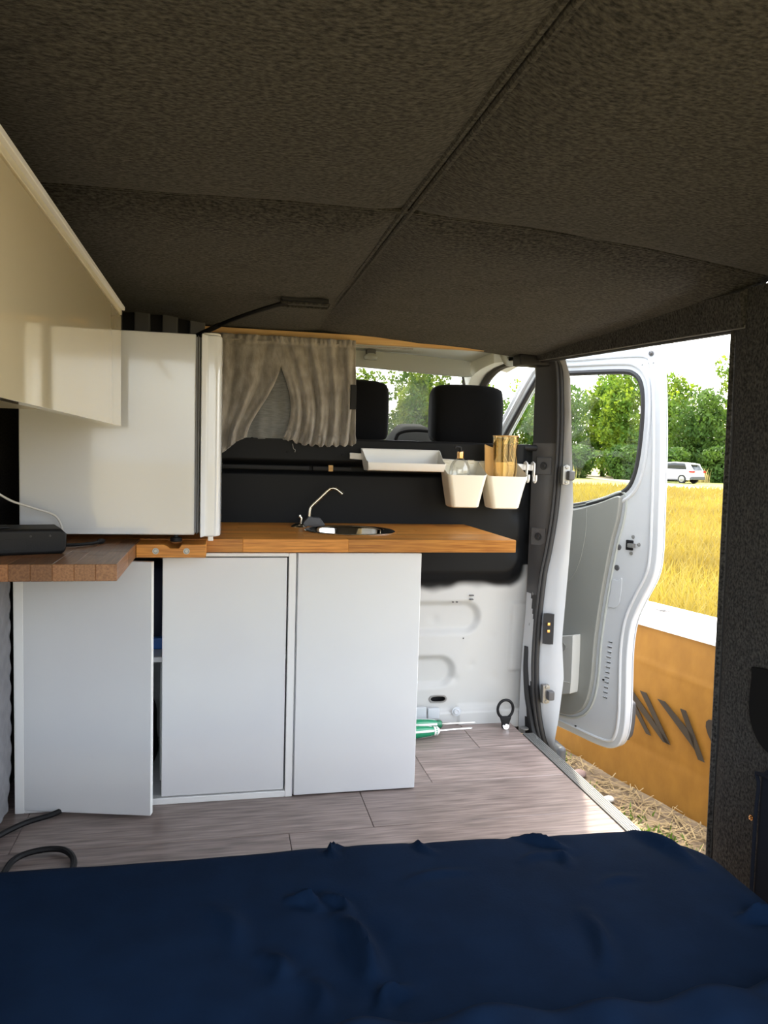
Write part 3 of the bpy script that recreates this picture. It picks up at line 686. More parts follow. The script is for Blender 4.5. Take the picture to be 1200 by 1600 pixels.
# cabinet with two doors in a face frame
cab = thing('kitchen_cabinet', 'white two-door kitchen cabinet with face frame, left door ajar, under the fridge', 'cabinet', (-0.17, 2.40, 0))
LC = lambda bm: xf(bm, Matrix.Translation((0.17, -2.40, 0)))
CT = 0.714
def cpart(name, *a, m_=WHITE, bev=0.0015, par=None): return obj(name, LC(box(*a, bev, 1)), m_, par or cab)
cpart('side_panel', -0.536, -0.520, 2.20, 2.655, 0, CT)
cpart('side_panel', 0.195, 0.208, 2.20, 2.655, 0, CT)
cpart('back_panel', -0.520, 0.195, 2.648, 2.655, 0.02, CT)
cpart('bottom_panel', -0.520, 0.195, 2.20, 2.648, 0.0, 0.016)
cpart('shelf', -0.520, 0.195, 2.22, 2.648, 0.395, 0.411)
cpart('divider', -0.170, -0.155, 2.30, 2.648, 0.016, 0.395)
cpart('frame_stile', -0.538, -0.513, 2.172, 2.20, 0, CT, m_=WEDGE)
cpart('frame_stile', 0.190, 0.211, 2.172, 2.20, 0, CT, m_=WEDGE)
cpart('frame_rail', -0.513, 0.190, 2.172, 2.20, 0, 0.018, m_=WEDGE)
cpart('frame_rail', -0.513, 0.190, 2.172, 2.20, 0.704, CT, m_=WEDGE)
dl = thing('door', None, None); del_ = dl  # hinge pivot of the open door is replaced by a mesh below
bpy.data.objects.remove(dl)
dB = cpart('door', -0.156, 0.1855, 2.174, 2.192, 0.0225, 0.7005)
dA = obj('door', box(0.0, 0.345, -0.018, 0.0, 0.008, 0.7005, 0.0015, 1), WHITE, cab)
dA.location = (-0.510 + 0.17, 2.190 - 2.40, 0); dA.rotation_euler = (0, 0, -R(13.5))
obj('edge_band', box(0.3445, 0.3460, -0.018, 0.0, 0.009, 0.70), WEDGE, dA)
for z in (0.12, 0.60):
    obj('hinge', box(0.004, 0.05, 0.0, 0.014, z - .02, z + .02, .003), SCREW, dA)
# panel unit
cab2 = thing('cabinet_panel', 'plain white panel front of the sink cabinet beside the bare bulkhead', 'cabinet', (0.39, 2.40, 0))
LC2 = lambda bm: xf(bm, Matrix.Translation((-0.39, -2.40, 0)))
obj('door', LC2(box(0.2155, 0.578, 2.170, 2.186, 0.004, 0.714, 0.0015, 1)), WHITE, cab2)
obj('side_panel', LC2(box(0.563, 0.578, 2.187, 2.655, 0.0, 0.714, 0.001, 1)), WHITE, cab2)
obj('side_panel', LC2(box(0.213, 0.224, 2.187, 2.655, 0.0, 0.714, 0.001, 1)), WHITE, cab2)
obj('bottom_panel', LC2(box(0.224, 0.563, 2.187, 2.655, 0.0, 0.016)), WHITE, cab2)
# things in the cabinet
bb = obj('storage_box', box(-0.09, 0.09, -0.10, 0.10, 0, 0.035, 0.006), BLUE); bb.location = (-0.205, 2.40, 0.4115)
tag(bb, 'flat bright blue plastic box on the cabinet shelf', 'box')
def bag(name, w, d, h, m_, label, loc):
    def fn(u, v):
        a = 2 * math.pi * u; zz = v * h
        k = (1 - 0.35 * max(0, v - .6) / .4 - 0.9 * max(0, v - .92) / .08 * .9) * (0.92 + .08 * min(v / .1, 1))
        wob = 1 + 0.07 * nz(math.cos(a) * 2, math.sin(a) * 2, v * 4 + w * 9)
        return (w / 2 * k * wob * math.copysign(abs(math.cos(a)) ** .7, math.cos(a)), d / 2 * k * wob * math.copysign(abs(math.sin(a)) ** .7, math.sin(a)), zz)
    root = thing(name, label, 'bag', loc)
    grid(fn, 36, 18, 'body', m_, root)
    obj('tie', tube([(0.02 * math.cos(k), 0.02 * math.sin(k), h * .93 + .002 * k) for k in range(8)], .006, 6), BLACKP, root)
    return root
bag('cloth_bag', 0.2, 0.18, 0.23, DBLUE, 'dark blue cloth bag inside the cabinet on the shelf box', (-0.22, 2.40, 0.4465))
bag('rubbish_bag', 0.2, 0.2, 0.3, BLACKP, 'black bag on the floor of the cabinet behind the ajar door', (-0.29, 2.42, 0.0165))

# worktops of oak staves -------------------------------------------
sinkc = Vector((0.400, 2.395, WT))
SR = 0.143
cut = bpy.data.objects.new('cutter', bpy.data.meshes.new('cutter'))
cb = bmesh.new(); bmesh.ops.create_cone(cb, cap_ends=True, segments=64, radius1=SR - .008, radius2=SR - .008, depth=0.2); cb.to_mesh(cut.data); cb.free()
cut.location = sinkc; COL.objects.link(cut)
def punch(o):
    md = o.modifiers.new('b', 'BOOLEAN'); md.object = cut; md.operation = 'DIFFERENCE'; md.solver = 'EXACT'
    bpy.context.view_layer.update()
    dg = bpy.context.evaluated_depsgraph_get()
    me = bpy.data.meshes.new_from_object(o.evaluated_get(dg)); o.modifiers.clear(); o.data = me
    b = bmesh.new(); b.from_mesh(me); left = set(b.verts); isl = []
    while left:
        st0 = [left.pop()]; comp = set(st0)
        while st0:
            for e in st0.pop().link_edges:
                for q in e.verts:
                    if q in left: left.discard(q); comp.add(q); st0.append(q)
        isl.append({q.index for q in comp})
    b.free()
    for k_, keep in enumerate(isl):
        if len(isl) < 2: break
        b2 = bmesh.new(); b2.from_mesh(me); b2.verts.ensure_lookup_table()
        bmesh.ops.delete(b2, geom=[q for q in b2.verts if q.index not in keep], context='VERTS')
        m2 = me.copy(); b2.to_mesh(m2); b2.free()
        if k_ == 0: o.data = m2
        else:
            o2 = bpy.data.objects.new('stave', m2); COL.objects.link(o2); o2.parent = o.parent; o2.location = o.location
wt = thing('worktop', 'long oiled oak worktop with the round sink set into it', 'worktop', (0.15, 2.40, 0.718))
x0w, x1w, y0w, y1w = XL + 0.005, 0.866, 2.158, 2.668
ns = 12; sw = (y1w - y0w) / ns
for i in range(ns):
    x = x0w - rnd.uniform(0, 0.3)
    while x < x1w - 0.001:
        e = x + rnd.uniform(0.28, 0.52)
        if x1w - e < 0.1: e = x1w
        a, c = max(x, x0w), min(e, x1w)
        yA, yB = y0w + i * sw, y0w + (i + 1) * sw
        if c - a > 0.01:
            bvl = box(a - (a + c) / 2, c - (a + c) / 2, -sw / 2, sw / 2, 0, WT - 0.718, 0.0009, 1)
            o = obj('stave', bvl, OAK, wt, 30); o.location = ((a + c) / 2 - 0.15, (yA + yB) / 2 - 2.40, 0)
            near = max(a - sinkc.x, 0, sinkc.x - c); ny = max(yA - sinkc.y, 0, sinkc.y - yB)
            if math.hypot(near, ny) < SR: punch(o)
        x = e
bpy.data.objects.remove(cut)
sb = thing('side_board', 'dark oiled oak board jutting out from the worktop under the black box', 'board', (-0.40, 1.9, 0.719))
nb = 9; bwid = (-0.213 - (XL + 0.005)) / nb
for i in range(nb):
    xa = XL + 0.005 + i * bwid; y = 1.68 - rnd.uniform(0, .12)
    while y < 2.150:
        e = y + rnd.uniform(0.14, 0.26)
        if 2.157 - e < 0.06: e = 2.157
        a, c = max(y, 1.68), min(e, 2.157)
        o = obj('stave', box(-bwid / 2, bwid / 2, -(c - a) / 2, (c - a) / 2, 0, 0.036, 0.0010, 1), OAKY, sb, 30)
        o.location = (xa + bwid / 2 + 0.40, (a + c) / 2 - 1.9, 0)
        y = e
cbk = thing('corner_block', 'oak block with two bolts and a notch joining worktop and board', 'wood block', (-0.125, 2.1, 0.719))
obj('block', prism([[(-0.2125, 0.0), (-0.038, 0.0), (-0.038, 0.034), (-0.10, 0.034), (-0.106, 0.024), (-0.128, 0.024), (-0.136, 0.030), (-0.144, 0.034), (-0.2125, 0.034)]], (0.125, -0.058, 0), (1, 0, 0), (0, 0, 1), (0, 1, 0), 0, 0.114, 0.0012, 1), OAK, cbk)
for x in (-0.164, -0.087):
    obj('bolt', xf(lathe([(0, .000), (.0045, .0), (.0055, .002), (.008, .002), (.0085, -.001)], n=16), aim((x + 0.125, -0.0585, 0.017), (0, -1, 0))), SCREW, cbk)

# sink and tap ------------------------------------------------------
sk = thing('sink', 'round polished steel sink let into the oak worktop', 'sink', (sinkc.x, sinkc.y, WT - 0.10))
prof = [(SR, 0.100), (SR + .001, 0.103), (SR - .004, 0.1055), (SR - .012, 0.104), (SR - .017, 0.097), (SR - .022, 0.07), (SR - .035, 0.03), (SR - .06, 0.012), (0.03, 0.006), (0.028, 0.0), (0, 0.0)]
obj('bowl', lathe(prof, n=56), CHROME, sk, 60)
obj('drain', lathe([(0, .008), (.006, .009), (.02, .009), (.026, .007), (.027, .004)], n=24), SCREW, sk)
tp = thing('tap', 'small folding tap with bent steel spout and black base behind the sink', 'tap', (0.29, 2.56, WT))
obj('base', prism([[(-.026, 0), (.05, 0), (.05, .006), (.034, .028), (-.006, .032), (-.02, .016)]], (0, -.02, 0), (1, 0, 0), (0, 0, 1), (0, 1, 0), 0, 0.04, .003), DGREY, tp)
obj('spout', tube(smooth_path([(-.002, 0, 0.025), (0.0, 0, 0.052), (0.006, 0, 0.066), (0.035, -.003, 0.095), (0.062, -.006, 0.122), (0.074, -.008, 0.128), (0.086, -.010, 0.126), (0.104, -.014, 0.113)], 5), 0.0055, 12), NICKEL, tp)
obj('nozzle', tube([(0.100, -.013, 0.116), (0.108, -.015, 0.110)], 0.0068, 12), NICKEL, tp)
obj('lever_plate', lathe([(0, .012), (.012, .011), (.020, .006), (.026, .002), (.027, 0)], (-.038, -.03, 0)), NICKEL, tp)
obj('lever', tube([(-.033, -.03, .01), (-.031, -.03, .028), (-.036, -.03, .034)], .004, 8), NICKEL, tp)
obj('lever_knob', lathe([(0, .010), (.004, .009), (.005, .004), (.004, 0), (0, 0)], (-.036, -.03, .03), 12), NICKEL, tp)

# fridge ------------------------------------------------------------
fr = thing('fridge', 'small white fridge standing on the worktop, its plain side facing the bed', 'fridge', (-0.25, 2.31, WT))
LF = lambda bm: xf(bm, Matrix.Translation((0.25, -2.31, 0)))
fz0, fz1 = 0.020, 0.542
obj('body', LF(box(-0.497, -0.068, 2.07, 2.545, fz0, fz1, 0.004, 3)), ENAMEL, fr)
obj('gasket', LF(box(-0.068, -0.058, 2.078, 2.538, fz0 + .005, fz1 - .006, 0.002)), GASKET, fr)
obj('gasket', LF(box(-0.0645, -0.0615, 2.074, 2.542, fz0 + .002, fz1 - .003, 0.001)), DGREY, fr)
dpf = round_poly([(-0.0565, 2.068), (-0.040, 2.068), (-0.018, 2.0695), (-0.008, 2.078), (-0.0015, 2.10), (0.0, 2.2), (0.0, 2.42), (-0.0015, 2.52), (-0.008, 2.538), (-0.02, 2.545), (-0.0565, 2.546)], 3)
dpf = [(min(max(a, -.0567), 0), c) for a, c in dpf]
fd = obj('door', LF(prism([dpf], (0, 0, fz0 - .004), (1, 0, 0), (0, 1, 0), (0, 0, 1), 0, fz1 - fz0 + .004, 0.005, 3)), ENAMEL, fr, 50)
obj('hinge_cap', LF(prism([round_poly([(-.05, 2.08), (-.012, 2.08), (-.006, 2.11), (-.012, 2.14), (-.05, 2.14)], 3)], (0, 0, fz1), (1, 0, 0), (0, 1, 0), (0, 0, 1), 0, 0.006, .002)), TRAYW, fr)
obj('hinge_pin', LF(box(-0.034, -0.02, 2.075, 2.09, 0.004, fz0 - .002, .002)), TRAYW, fr)
for (x, y) in ((-0.116, 2.092), (-0.45, 2.092), (-0.116, 2.5), (-0.45, 2.5)):
    obj('foot', LF(lathe([(0, fz0 + .002), (.006, fz0 + .002), (.006, .012), (.015, .011), (.016, .002), (.014, 0), (0, 0)], (x, y, 0.0005), 12)), BLACKP, fr)

# overhead cabinet ----------------------------------------------------
oh = thing('wall_cabinet', 'long cream gloss cabinet hung under the ceiling along the left wall', 'cabinet', (-0.40, 1.0, 1.05))
LO = lambda bm: xf(bm, Matrix.Translation((0.40, -1.0, -1.05)))
obj('carcass', LO(box(XL + .003, -0.264, 0.31, 1.99, 1.085, 1.345, 0.001, 1)), CREAME, oh)
for y0, y1 in ((0.31, 0.80), (0.802, 1.995)):
    obj('door', LO(box(-0.262, -0.244, y0, y1, 1.052, 1.318, 0.0012, 2)), CREAM, oh)
obj('top_rail', LO(box(-0.258, -0.242, 0.31, 1.992, 1.3205, 1.332, 0.001, 1)), CREAME, oh)
obj('top_lip', LO(box(-0.246, -0.236, 0.31, 2.00, 1.333, 1.342, 0.001, 1)), WEDGE, oh)
# things at the left edge
jb = obj('junction_box', box(-.02, .02, -.03, .03, -.035, .035, .005), TRAYW); jb.location = (-0.575, 1.975, 1.02)
jbp = obj('socket_face', box(.02, .023, -.02, .02, -.022, .022, .001), CABLEW, jb)
tag(jb, 'small white socket box on the left wall under the cream cabinet', 'socket')
def cable(name, pts, r, m_, label, k=8, plug=None):
    P0 = Vector(pts[0])
    root = thing(name, label, 'cable', P0)
    obj('cord', tube([p - P0 for p in smooth_path(pts, k)], r, 8), m_, root)
    e = Vector(pts[-1]) - P0; d = (Vector(pts[-1]) - Vector(pts[-2])).normalized()
    obj('plug', tube([e - d * r * 1.5, e + d * r * .5, e + d * r * 3, e + d * r * 6], [r * 1.1, r * 1.8, r * 1.8, r * 1.2], 8), m_, root)
    return root
cable('white_cable', [(-0.575, 1.98, 0.985), (-0.55, 1.975, 0.93), (-0.535, 1.98, 0.895), (-0.50, 2.0, 0.865), (-0.45, 2.015, 0.845), (-0.405, 2.035, 0.825), (-0.388, 2.035, 0.79), (-0.395, 2.03, 0.770), (-0.41, 2.025, 0.7625), (-0.425, 2.02, 0.7602)], 0.0028, CABLEW, 'thin white cable hanging down past the side of the fridge')
cable('black_cable', [(-0.56, 2.03, 1.08), (-0.555, 2.03, 1.0), (-0.565, 2.03, 0.94), (-0.585, 2.02, 0.88), (-0.58, 2.0, 0.80)], 0.006, BLACKP, 'black cable hanging in the dark gap left of the fridge')
cable('black_cable', [(-0.40, 1.93, 0.763), (-0.37, 1.95, 0.762), (-0.34, 1.97, 0.761), (-0.31, 2.0, 0.761), (-0.30, 2.03, 0.761)], 0.004, BLACKP, 'short black lead lying on the oak board under the fridge edge')

# black power box on the board
pb = thing('power_box', 'black plastic charger box lying at an angle on the oak board', 'charger', (-0.49, 1.86, WT), R(19))
obj('body', prism([[(-.14, 0), (.125, 0), (.134, .006), (.136, .045), (.124, .057), (-.1, .06), (-.14, .055)]], (0, -.06, 0.0), (1, 0, 0), (0, 0, 1), (0, 1, 0), 0, .12, .008, 3), BLACKP, pb)
for x in (-.05, .06, .1): obj('screw_hole', bolt((x, -.0605, .012 if x < 0 else .042), (0, -1, 0), .0018, .001), RUBBER, pb)
obj('label_plate', box(-.02, .05, -.0608, -.0598, .012, .036, .0002, 1), BLACKP, pb)
obj('vent', box(-.1, .02, -.03, .03, .0585, .061, .001), RUBBER, pb)

# quilted cover at the left wall
ql = thing('quilted_cover', 'grey diamond quilted cover on the left wall below the oak board', 'cover', (-0.58, 1.8, 0))
def qf(u, v):
    y = lerp(1.36, 2.168, u); z = lerp(0.005, 0.70, v)
    a = (y + z) / 0.055; c = (y - z) / 0.055
    d = abs(math.sin(math.pi * a) * math.sin(math.pi * c)) ** 0.6
    e = min(1, min(u, 1 - u, v, 1 - v) / 0.02)
    lean = 0.018 * (1 - v) ** 2 * 0 + 0.02 * sstep(.25, 0.0, v)
    return (-0.572 + (0.030 + 0.004 * d) * e - 0.01 * sstep(.25, 0.0, v) + 0.58, y - 1.8, z)
grid(qf, 130, 130, 'quilting', QUILT, ql, smooth=80)
obj('padding', box(-0.018, -0.004, 1.37 - 1.8, 2.16 - 1.8, 0.01, 0.69, .003), BLACKP, ql)
obj('hem', tube([(0.018, 2.168 - 1.8, 0.005 + 0.0695 * k) for k in range(11)], 0.006, 6), BLACKP, ql)

# thick black cable on the floor
cable('floor_cable', [(-0.40, 2.19, 0.012), (-0.43, 2.14, 0.010), (-0.50, 2.09, 0.010), (-0.56, 2.0, 0.010), (-0.575, 1.90, 0.010), (-0.55, 1.78, 0.010), (-0.49, 1.80, 0.010), (-0.475, 1.90, 0.012), (-0.43, 1.935, 0.014), (-0.37, 1.935, 0.012), (-0.335, 1.88, 0.010), (-0.34, 1.80, 0.010), (-0.40, 1.72, 0.010), (-0.46, 1.66, 0.010)], 0.0075, BLACKP, 'thick black cable looped on the floor by the ajar cabinet door', 8)

# ceiling slot and its cable
cs = thing('ceiling_cable', 'black cable running from a slot in the felt ceiling behind the fridge', 'cable', (0.23, 2.1, 1.40))
LS = lambda bm: xf(bm, Matrix.Translation((-0.23, -2.1, -1.40)))
obj('cord', LS(tube(smooth_path([(0.175, 2.095, 1.401), (0.14, 2.11, 1.392), (0.07, 2.20, 1.380), (0.0, 2.30, 1.365), (-0.06, 2.38, 1.345), (-0.12, 2.42, 1.330), (-0.2, 2.43, 1.323), (-0.3, 2.44, 1.315), (-0.4, 2.46, 1.306)], 6), 0.0062, 8)), BLACKP, cs)
obj('tape', LS(tube([(-0.012, 2.318, 1.362), (-0.07, 2.395, 1.342)], 0.008, 8)), RUBBER, cs)
obj('slot_plate', LS(box(0.15, 0.275, 2.075, 2.125, 1.400, 1.410, .002)), BLACKP, cs)
obj('slot_rim', LS(tube([(0.148, 2.073, 1.394), (0.277, 2.073, 1.394), (0.277, 2.127, 1.394), (0.148, 2.127, 1.394)], .003, 6, closed=True)), FELT, cs)

# ================================================================== CURTAIN
cu = thing('curtain', 'taupe fleece curtain gathered on a string, pulled up over the cab opening', 'curtain', (0.2, 2.65, 1.38))
def sheet(name, le, re, zb, n, y0, amp, m_, hem=0, ztop=1.388, ph=0.0, nu=150, nv=60):
    vs_ = [0, .25, .5, .75, 1]
    pl0, pr0 = np.polyfit(vs_, le, 4), np.polyfit(vs_, re, 4)
    def fn(u, v):
        w = v + 0
        a, c = float(np.polyval(pl0, w)), float(np.polyval(pr0, w))
        ss = u + 0.05 * math.sin(3.1 * u + ph) * (1 - v)
        x = lerp(a, c, u)
        z0 = pw([0, .25, .5, .75, 1], zb, u)
        z = lerp(ztop, z0, v)
        fold = math.cos(2 * math.pi * n * ss + ph + 0.9 * math.sin(2.3 * v + 4 * u)) + 0.45 * math.cos(2 * math.pi * n * 1.73 * ss + 1.3 + ph + 1.5 * v)
        am = amp * (0.45 + 0.75 * v) * (0.7 + 0.4 * nz(u * 6, v * 2, n))
        y = y0 - am * fold - 0.006 * math.sin(v * 3.1) - 0.004 * nz(u * 8, v * 6, 2 + n)
        if v < 0.06: # gathered heading
            y -= 0.004 * math.cos(2 * math.pi * n * 3.1 * u) * math.sin(v / 0.06 * math.pi)
        if 0.06 <= v < 0.10: y += 0.003
        if hem and v > 1 - hem:
            k = (v - 1 + hem) / hem
            y -= 0.005 * math.cos(2 * math.pi * 17 * u) * k + 0.006 * math.sin(k * math.pi)
            z += 0.004 * math.sin(2 * math.pi * 9 * u + 1) * k
        if hem and 1 - hem * 1.35 < v <= 1 - hem: y += 0.004
        return (x - 0.2, y - 2.65, z - 1.38)
    return grid(fn, nu, nv, name, m_, cu, 0.004, 70)
sheet('lining', [.02, .03, .04, .05, .06], [.30, .30, .29, .29, .28], [1.04, 1.042, 1.043, 1.04, 1.04], 3, 2.664, 0.0035, LINING)
sheet('left_drape', [-.055] * 5, [.21, .195, .165, .115, .080], [0.965, 0.975, 1.0, 1.03, 1.046], 3.2, 2.646, 0.0125, VELOUR, ph=0.6)
rd = sheet('right_drape', [.155, .185, .218, .228, .203], [.446, .447, .449, .45, .452], [1.047, 1.028, 1.024, 1.026, 1.032], 5.6, 2.640, 0.0145, VELOUR, hem=0.085, ph=2.0, nu=200)
obj('string', tube([(-0.25 + 0.05 * k, 0.005 - .012, -0.010 + 0.001 * math.sin(k)) for k in range(15)], 0.0025, 6), VELOUR, cu)
obj('velcro_patch', box(0.429 - .2, 0.4480 - .2, -0.034, -0.022, 1.152 - 1.38, 1.235 - 1.38, .001), BLACKP, cu)
obj('loose_thread', tube(smooth_path([(0.235 - .2, -.018, 1.028 - 1.38), (0.238 - .2, -.02, 1.012 - 1.38), (0.244 - .2, -.02, 1.008 - 1.38), (0.243 - .2, -.02, 1.000 - 1.38)], 4), 0.001, 5), THREAD, cu)

# ================================================================== RAIL WITH TRAY AND CUPS
ra = thing('hanging_rail', 'white plastic rail screwed along the black bulkhead beam', 'rail', (0.78, 2.65, 0.98))
rz = lambda x: pw([0.44, 1.14], [0.992, 0.966], x)
rs = (0.966 - 0.992) / 0.70
b = box(-0.345, 0.345, -.006, .006, -.011, .011, .0025); b.transform(Matrix.Rotation(-math.atan(rs), 4, 'Y')); obj('bar', b, TRAYW, ra)
for x in (-.30, 0.0, .30): obj('mount', box(x - .012, x + .012, .0055, .012, rs * x - .009, rs * x + .009, .001), TRAYW, ra)
def tub(name, label, cat, cx, ztop, wt_, wb, dt_, dbt, h, front, m_, group=None, rise=0.0, rr=0.016):
    """hanging container: open box tapering down, back edge higher, hook lip over the rail"""
    zb = ztop - h
    root = thing(name, label, cat, (cx, 2.581, zb), 0, group)
    def ring(w, d, z, tilt, ins=0.0, yo=0.0):
        hw, hd = w / 2 - ins, d / 2 - ins; r_ = max(rr - ins, .004); out = []
        for (sx_, sy_, a0) in ((1, 1, 0), (-1, 1, 90), (-1, -1, 180), (1, -1, 270)):
            for k in range(5):
                a = R(a0 + 22.5 * k)
                x = sx_ * (hw - r_) + r_ * math.cos(a); y = sy_ * (hd - r_) + r_ * math.sin(a)
                out.append((x, y + yo, z + tilt * (y / hd)))
        return out
    yb = 0.0
    rings = [ring(wb, dbt, 0.0, 0, .006, yb), ring(wb, dbt, 0.005, 0, 0, yb), ring(lerp(wb, wt_, .5), lerp(dbt, dt_, .5), h * .5, rise * .2, 0, yb), ring(wt_, dt_, h, rise, 0, yb),
             ring(wt_, dt_, h + .002, rise, .0012, yb), ring(wt_, dt_, h, rise, .0026, yb), ring(lerp(wb, wt_, .5), lerp(dbt, dt_, .5), h * .5, rise * .2, .0026, yb), ring(wb, dbt, 0.007, 0, .0028, yb)]
    b = bmesh.new(); V_ = [[b.verts.new(p) for p in r_] for r_ in rings]; n = len(V_[0])
    for A, B in zip(V_[:-1], V_[1:]):
        for i in range(n): b.faces.new((A[i], A[(i + 1) % n], B[(i + 1) % n], B[i]))
    b.faces.new(V_[0][::-1]); b.faces.new(V_[-1])
    obj('body', b, m_, root, 50)
    for sx_ in (-.33, .33):
        x = wt_ * sx_
        obj('hook_lip', tube([(x, dt_ / 2 - .004, h + rise - .008), (x, dt_ / 2 + .002, h + rise + .004), (x, dt_ / 2 + .010, h + rise + .004), (x, dt_ / 2 + .012, h + rise - .006)], 0, prof=[(-.0015, -.012), (.0015, -.012), (.0015, .012), (-.0015, .012)]), m_, root)
    return root
# tray: shallow, wide, floor slopes up to a tall back
ty = thing('hanging_tray', 'wide shallow white tray hung on the rail left of the cups', 'tray', (0.614, 2.580, 0.945))
pf = [(-0.052, 0.028), (-0.050, 0.012), (-0.042, 0.002), (-0.03, 0.0), (0.045, 0.0), (0.052, 0.006), (0.055, 0.02), (0.057, 0.072), (0.061, 0.074)]
pi_ = [(0.0575, 0.0755), (0.0535, 0.072), (0.0515, 0.02), (0.044, 0.0035), (-0.03, 0.0035), (-0.041, 0.0055), (-0.0465, 0.014), (-0.0485, 0.028)]
b = bmesh.new()
full = pf + pi_
xa, xb = -0.140, 0.140
def trow(x, sc_=1.0): return [b.verts.new((x * (1 - .12 * (p[1] < .01) * 0) * (0.93 + .07 * min(p[1] / .07, 1)), p[0], p[1])) for p in full]
V_ = [trow(lerp(xa, xb, k / 12)) for k in range(13)]
for A, B in zip(V_[:-1], V_[1:]):
    for i in range(len(full)): b.faces.new((A[i], A[(i + 1) % len(full)], B[(i + 1) % len(full)], B[i]))
b.faces.new(V_[0]); b.faces.new(V_[-1][::-1])
obj('body', b, TRAYW, ty, 40)
for sx_ in (-1, 1):
    x = sx_ * 0.140
    pts = [(-0.050, 0.030), (-0.046, 0.012), (-0.034, 0.0), (0.045, 0.0), (0.055, 0.02), (0.060, 0.075), (0.048, 0.073), (-0.02, 0.036)]
    b = prism([pts], (0, 0, 0), (0, 1, 0), (0, 0, 1), (1, 0, 0), -.0018, .0018, .0012)
    for vv in b.verts: vv.co.x = (x + vv.co.x) * (0.93 + .07 * min(max(vv.co.z, 0) / .07, 1))
    obj('side_wall', b, TRAYW, ty, 40)
c1 = tub('hanging_cup', 'ivory plastic cup holding the soap bottle on the rail', 'cup', 0.828, 0.960, 0.144, 0.100, 0.118, 0.092, 0.136, 0, CUPW, 'plastic cups on the rail', 0.024)
c2 = tub('hanging_cup', 'ivory plastic cup holding the amber vase on the rail', 'cup', 0.975, 0.958, 0.150, 0.102, 0.118, 0.092, 0.136, 0, CUPW, 'plastic cups on the rail', 0.024)
for i, x in enumerate((1.085, 1.113)):
    hk = thing('hook', ('white plastic hook on the rail beside the vase cup', 'white plastic hook at the bulkhead end of the rail')[i], 'hook', (x, 2.64, rz(x) - .03), 0, 'hooks on the rail')
    obj('clip', tube([(0, .012, .03), (0, .011, .043), (0, 0, .046), (0, -.011, .043), (0, -.011, .02), (0, -.008, -.002)], 0, prof=[(-.002, -.007), (.002, -.007), (.002, .007), (-.002, .007)]), TRAYW, hk)
    obj('finger', tube(smooth_path([(0, -.010, .0), (0, -.012, -.016), (0, -.024, -.022), (0, -.033, -.012), (0, -.033, .004)], 4), .004, 8), TRAYW, hk)
# soap bottle in the first cup
sp = thing('soap_bottle', 'round clear soap bottle with black pump standing in the plastic cup', 'bottle', (0.815, 2.580, 0.8315))
obj('glass_body', lathe([(0, 0), (.024, 0), (.028, .006), (.029, .08), (.034, .10), (.037, .118), (.035, .135), (.026, .152), (.013, .162), (.011, .168)], n=28), CLEAR, sp)
obj('soap', lathe([(0, .003), (.022, .003), (.026, .008), (.027, .08), (.031, .10), (0, .10)], n=24), mat('pale_soap', (0.62, 0.58, 0.48), 0.2), sp)
pu = obj('pump', lathe([(0, .202), (.005, .202), (.005, .19), (.011, .19), (.012, .186), (.012, .176)], n=18), BLACKP, sp)
obj('collar', lathe([(.012, .186), (.0125, .183), (.0125, .164), (.011, .162)], n=18), GOLD, sp)
obj('nozzle', tube([(0, 0, .200), (-.016, -.006, .203), (-.024, -.009, .198)], .004, 8), BLACKP, pu)
# amber vase and paper in the second cup
vsz = thing('vase', 'tall amber glass vase with etched lines standing in the plastic cup', 'vase', (0.979, 2.574, 0.8295))
vb = lathe([(0, 0), (.033, 0), (.036, .003), (.0455, .245), (.0465, .248), (.0440, .248), (.0335, .01), (0, .008)], n=40)
obj('glass_body', vb, AMBER, vsz)
obj('rim', tube([(0.0452 * math.cos(2 * math.pi * k / 36), 0.0452 * math.sin(2 * math.pi * k / 36), .2475) for k in range(36)], .0016, 6, closed=True), mat('amber_rim', (0.55, 0.33, 0.1), 0.15), vsz)
et = mat('etched_amber', (0.62, 0.40, 0.14), 0.4)
for k in range(3):
    a0 = -1.8 + .5 * k
    obj('etched_line', tube([((.0372 + .0088 * (.1 + .12 * t_) / .245) * math.cos(a0 + .25 * math.sin(6 * t_)), (.0372 + .0088 * (.1 + .12 * t_) / .245) * math.sin(a0 + .25 * math.sin(6 * t_)), .10 + .12 * t_) for t_ in [q / 12 for q in range(13)]], .0009, 5), et, vsz)
pa = thing('paper_sheet', 'sheet of brown kraft paper tucked behind the amber vase', 'paper', (0.947, 2.612, 0.875))
def pf_(u, v): return (lerp(-.022, .012, u) - .006 * v, 0.004 + .008 * math.sin(u * 3) + .004 * v, lerp(0, .160 + .012 * (1 - u), v))
grid(pf_, 10, 12, 'sheet', KRAFT, pa, 0.001)
obj('folded_edge', tube([(-.0225 - .006 * k / 8, .004 + .004 * k / 8, .171 * k / 8) for k in range(9)], .0015, 6), KRAFT, pa)

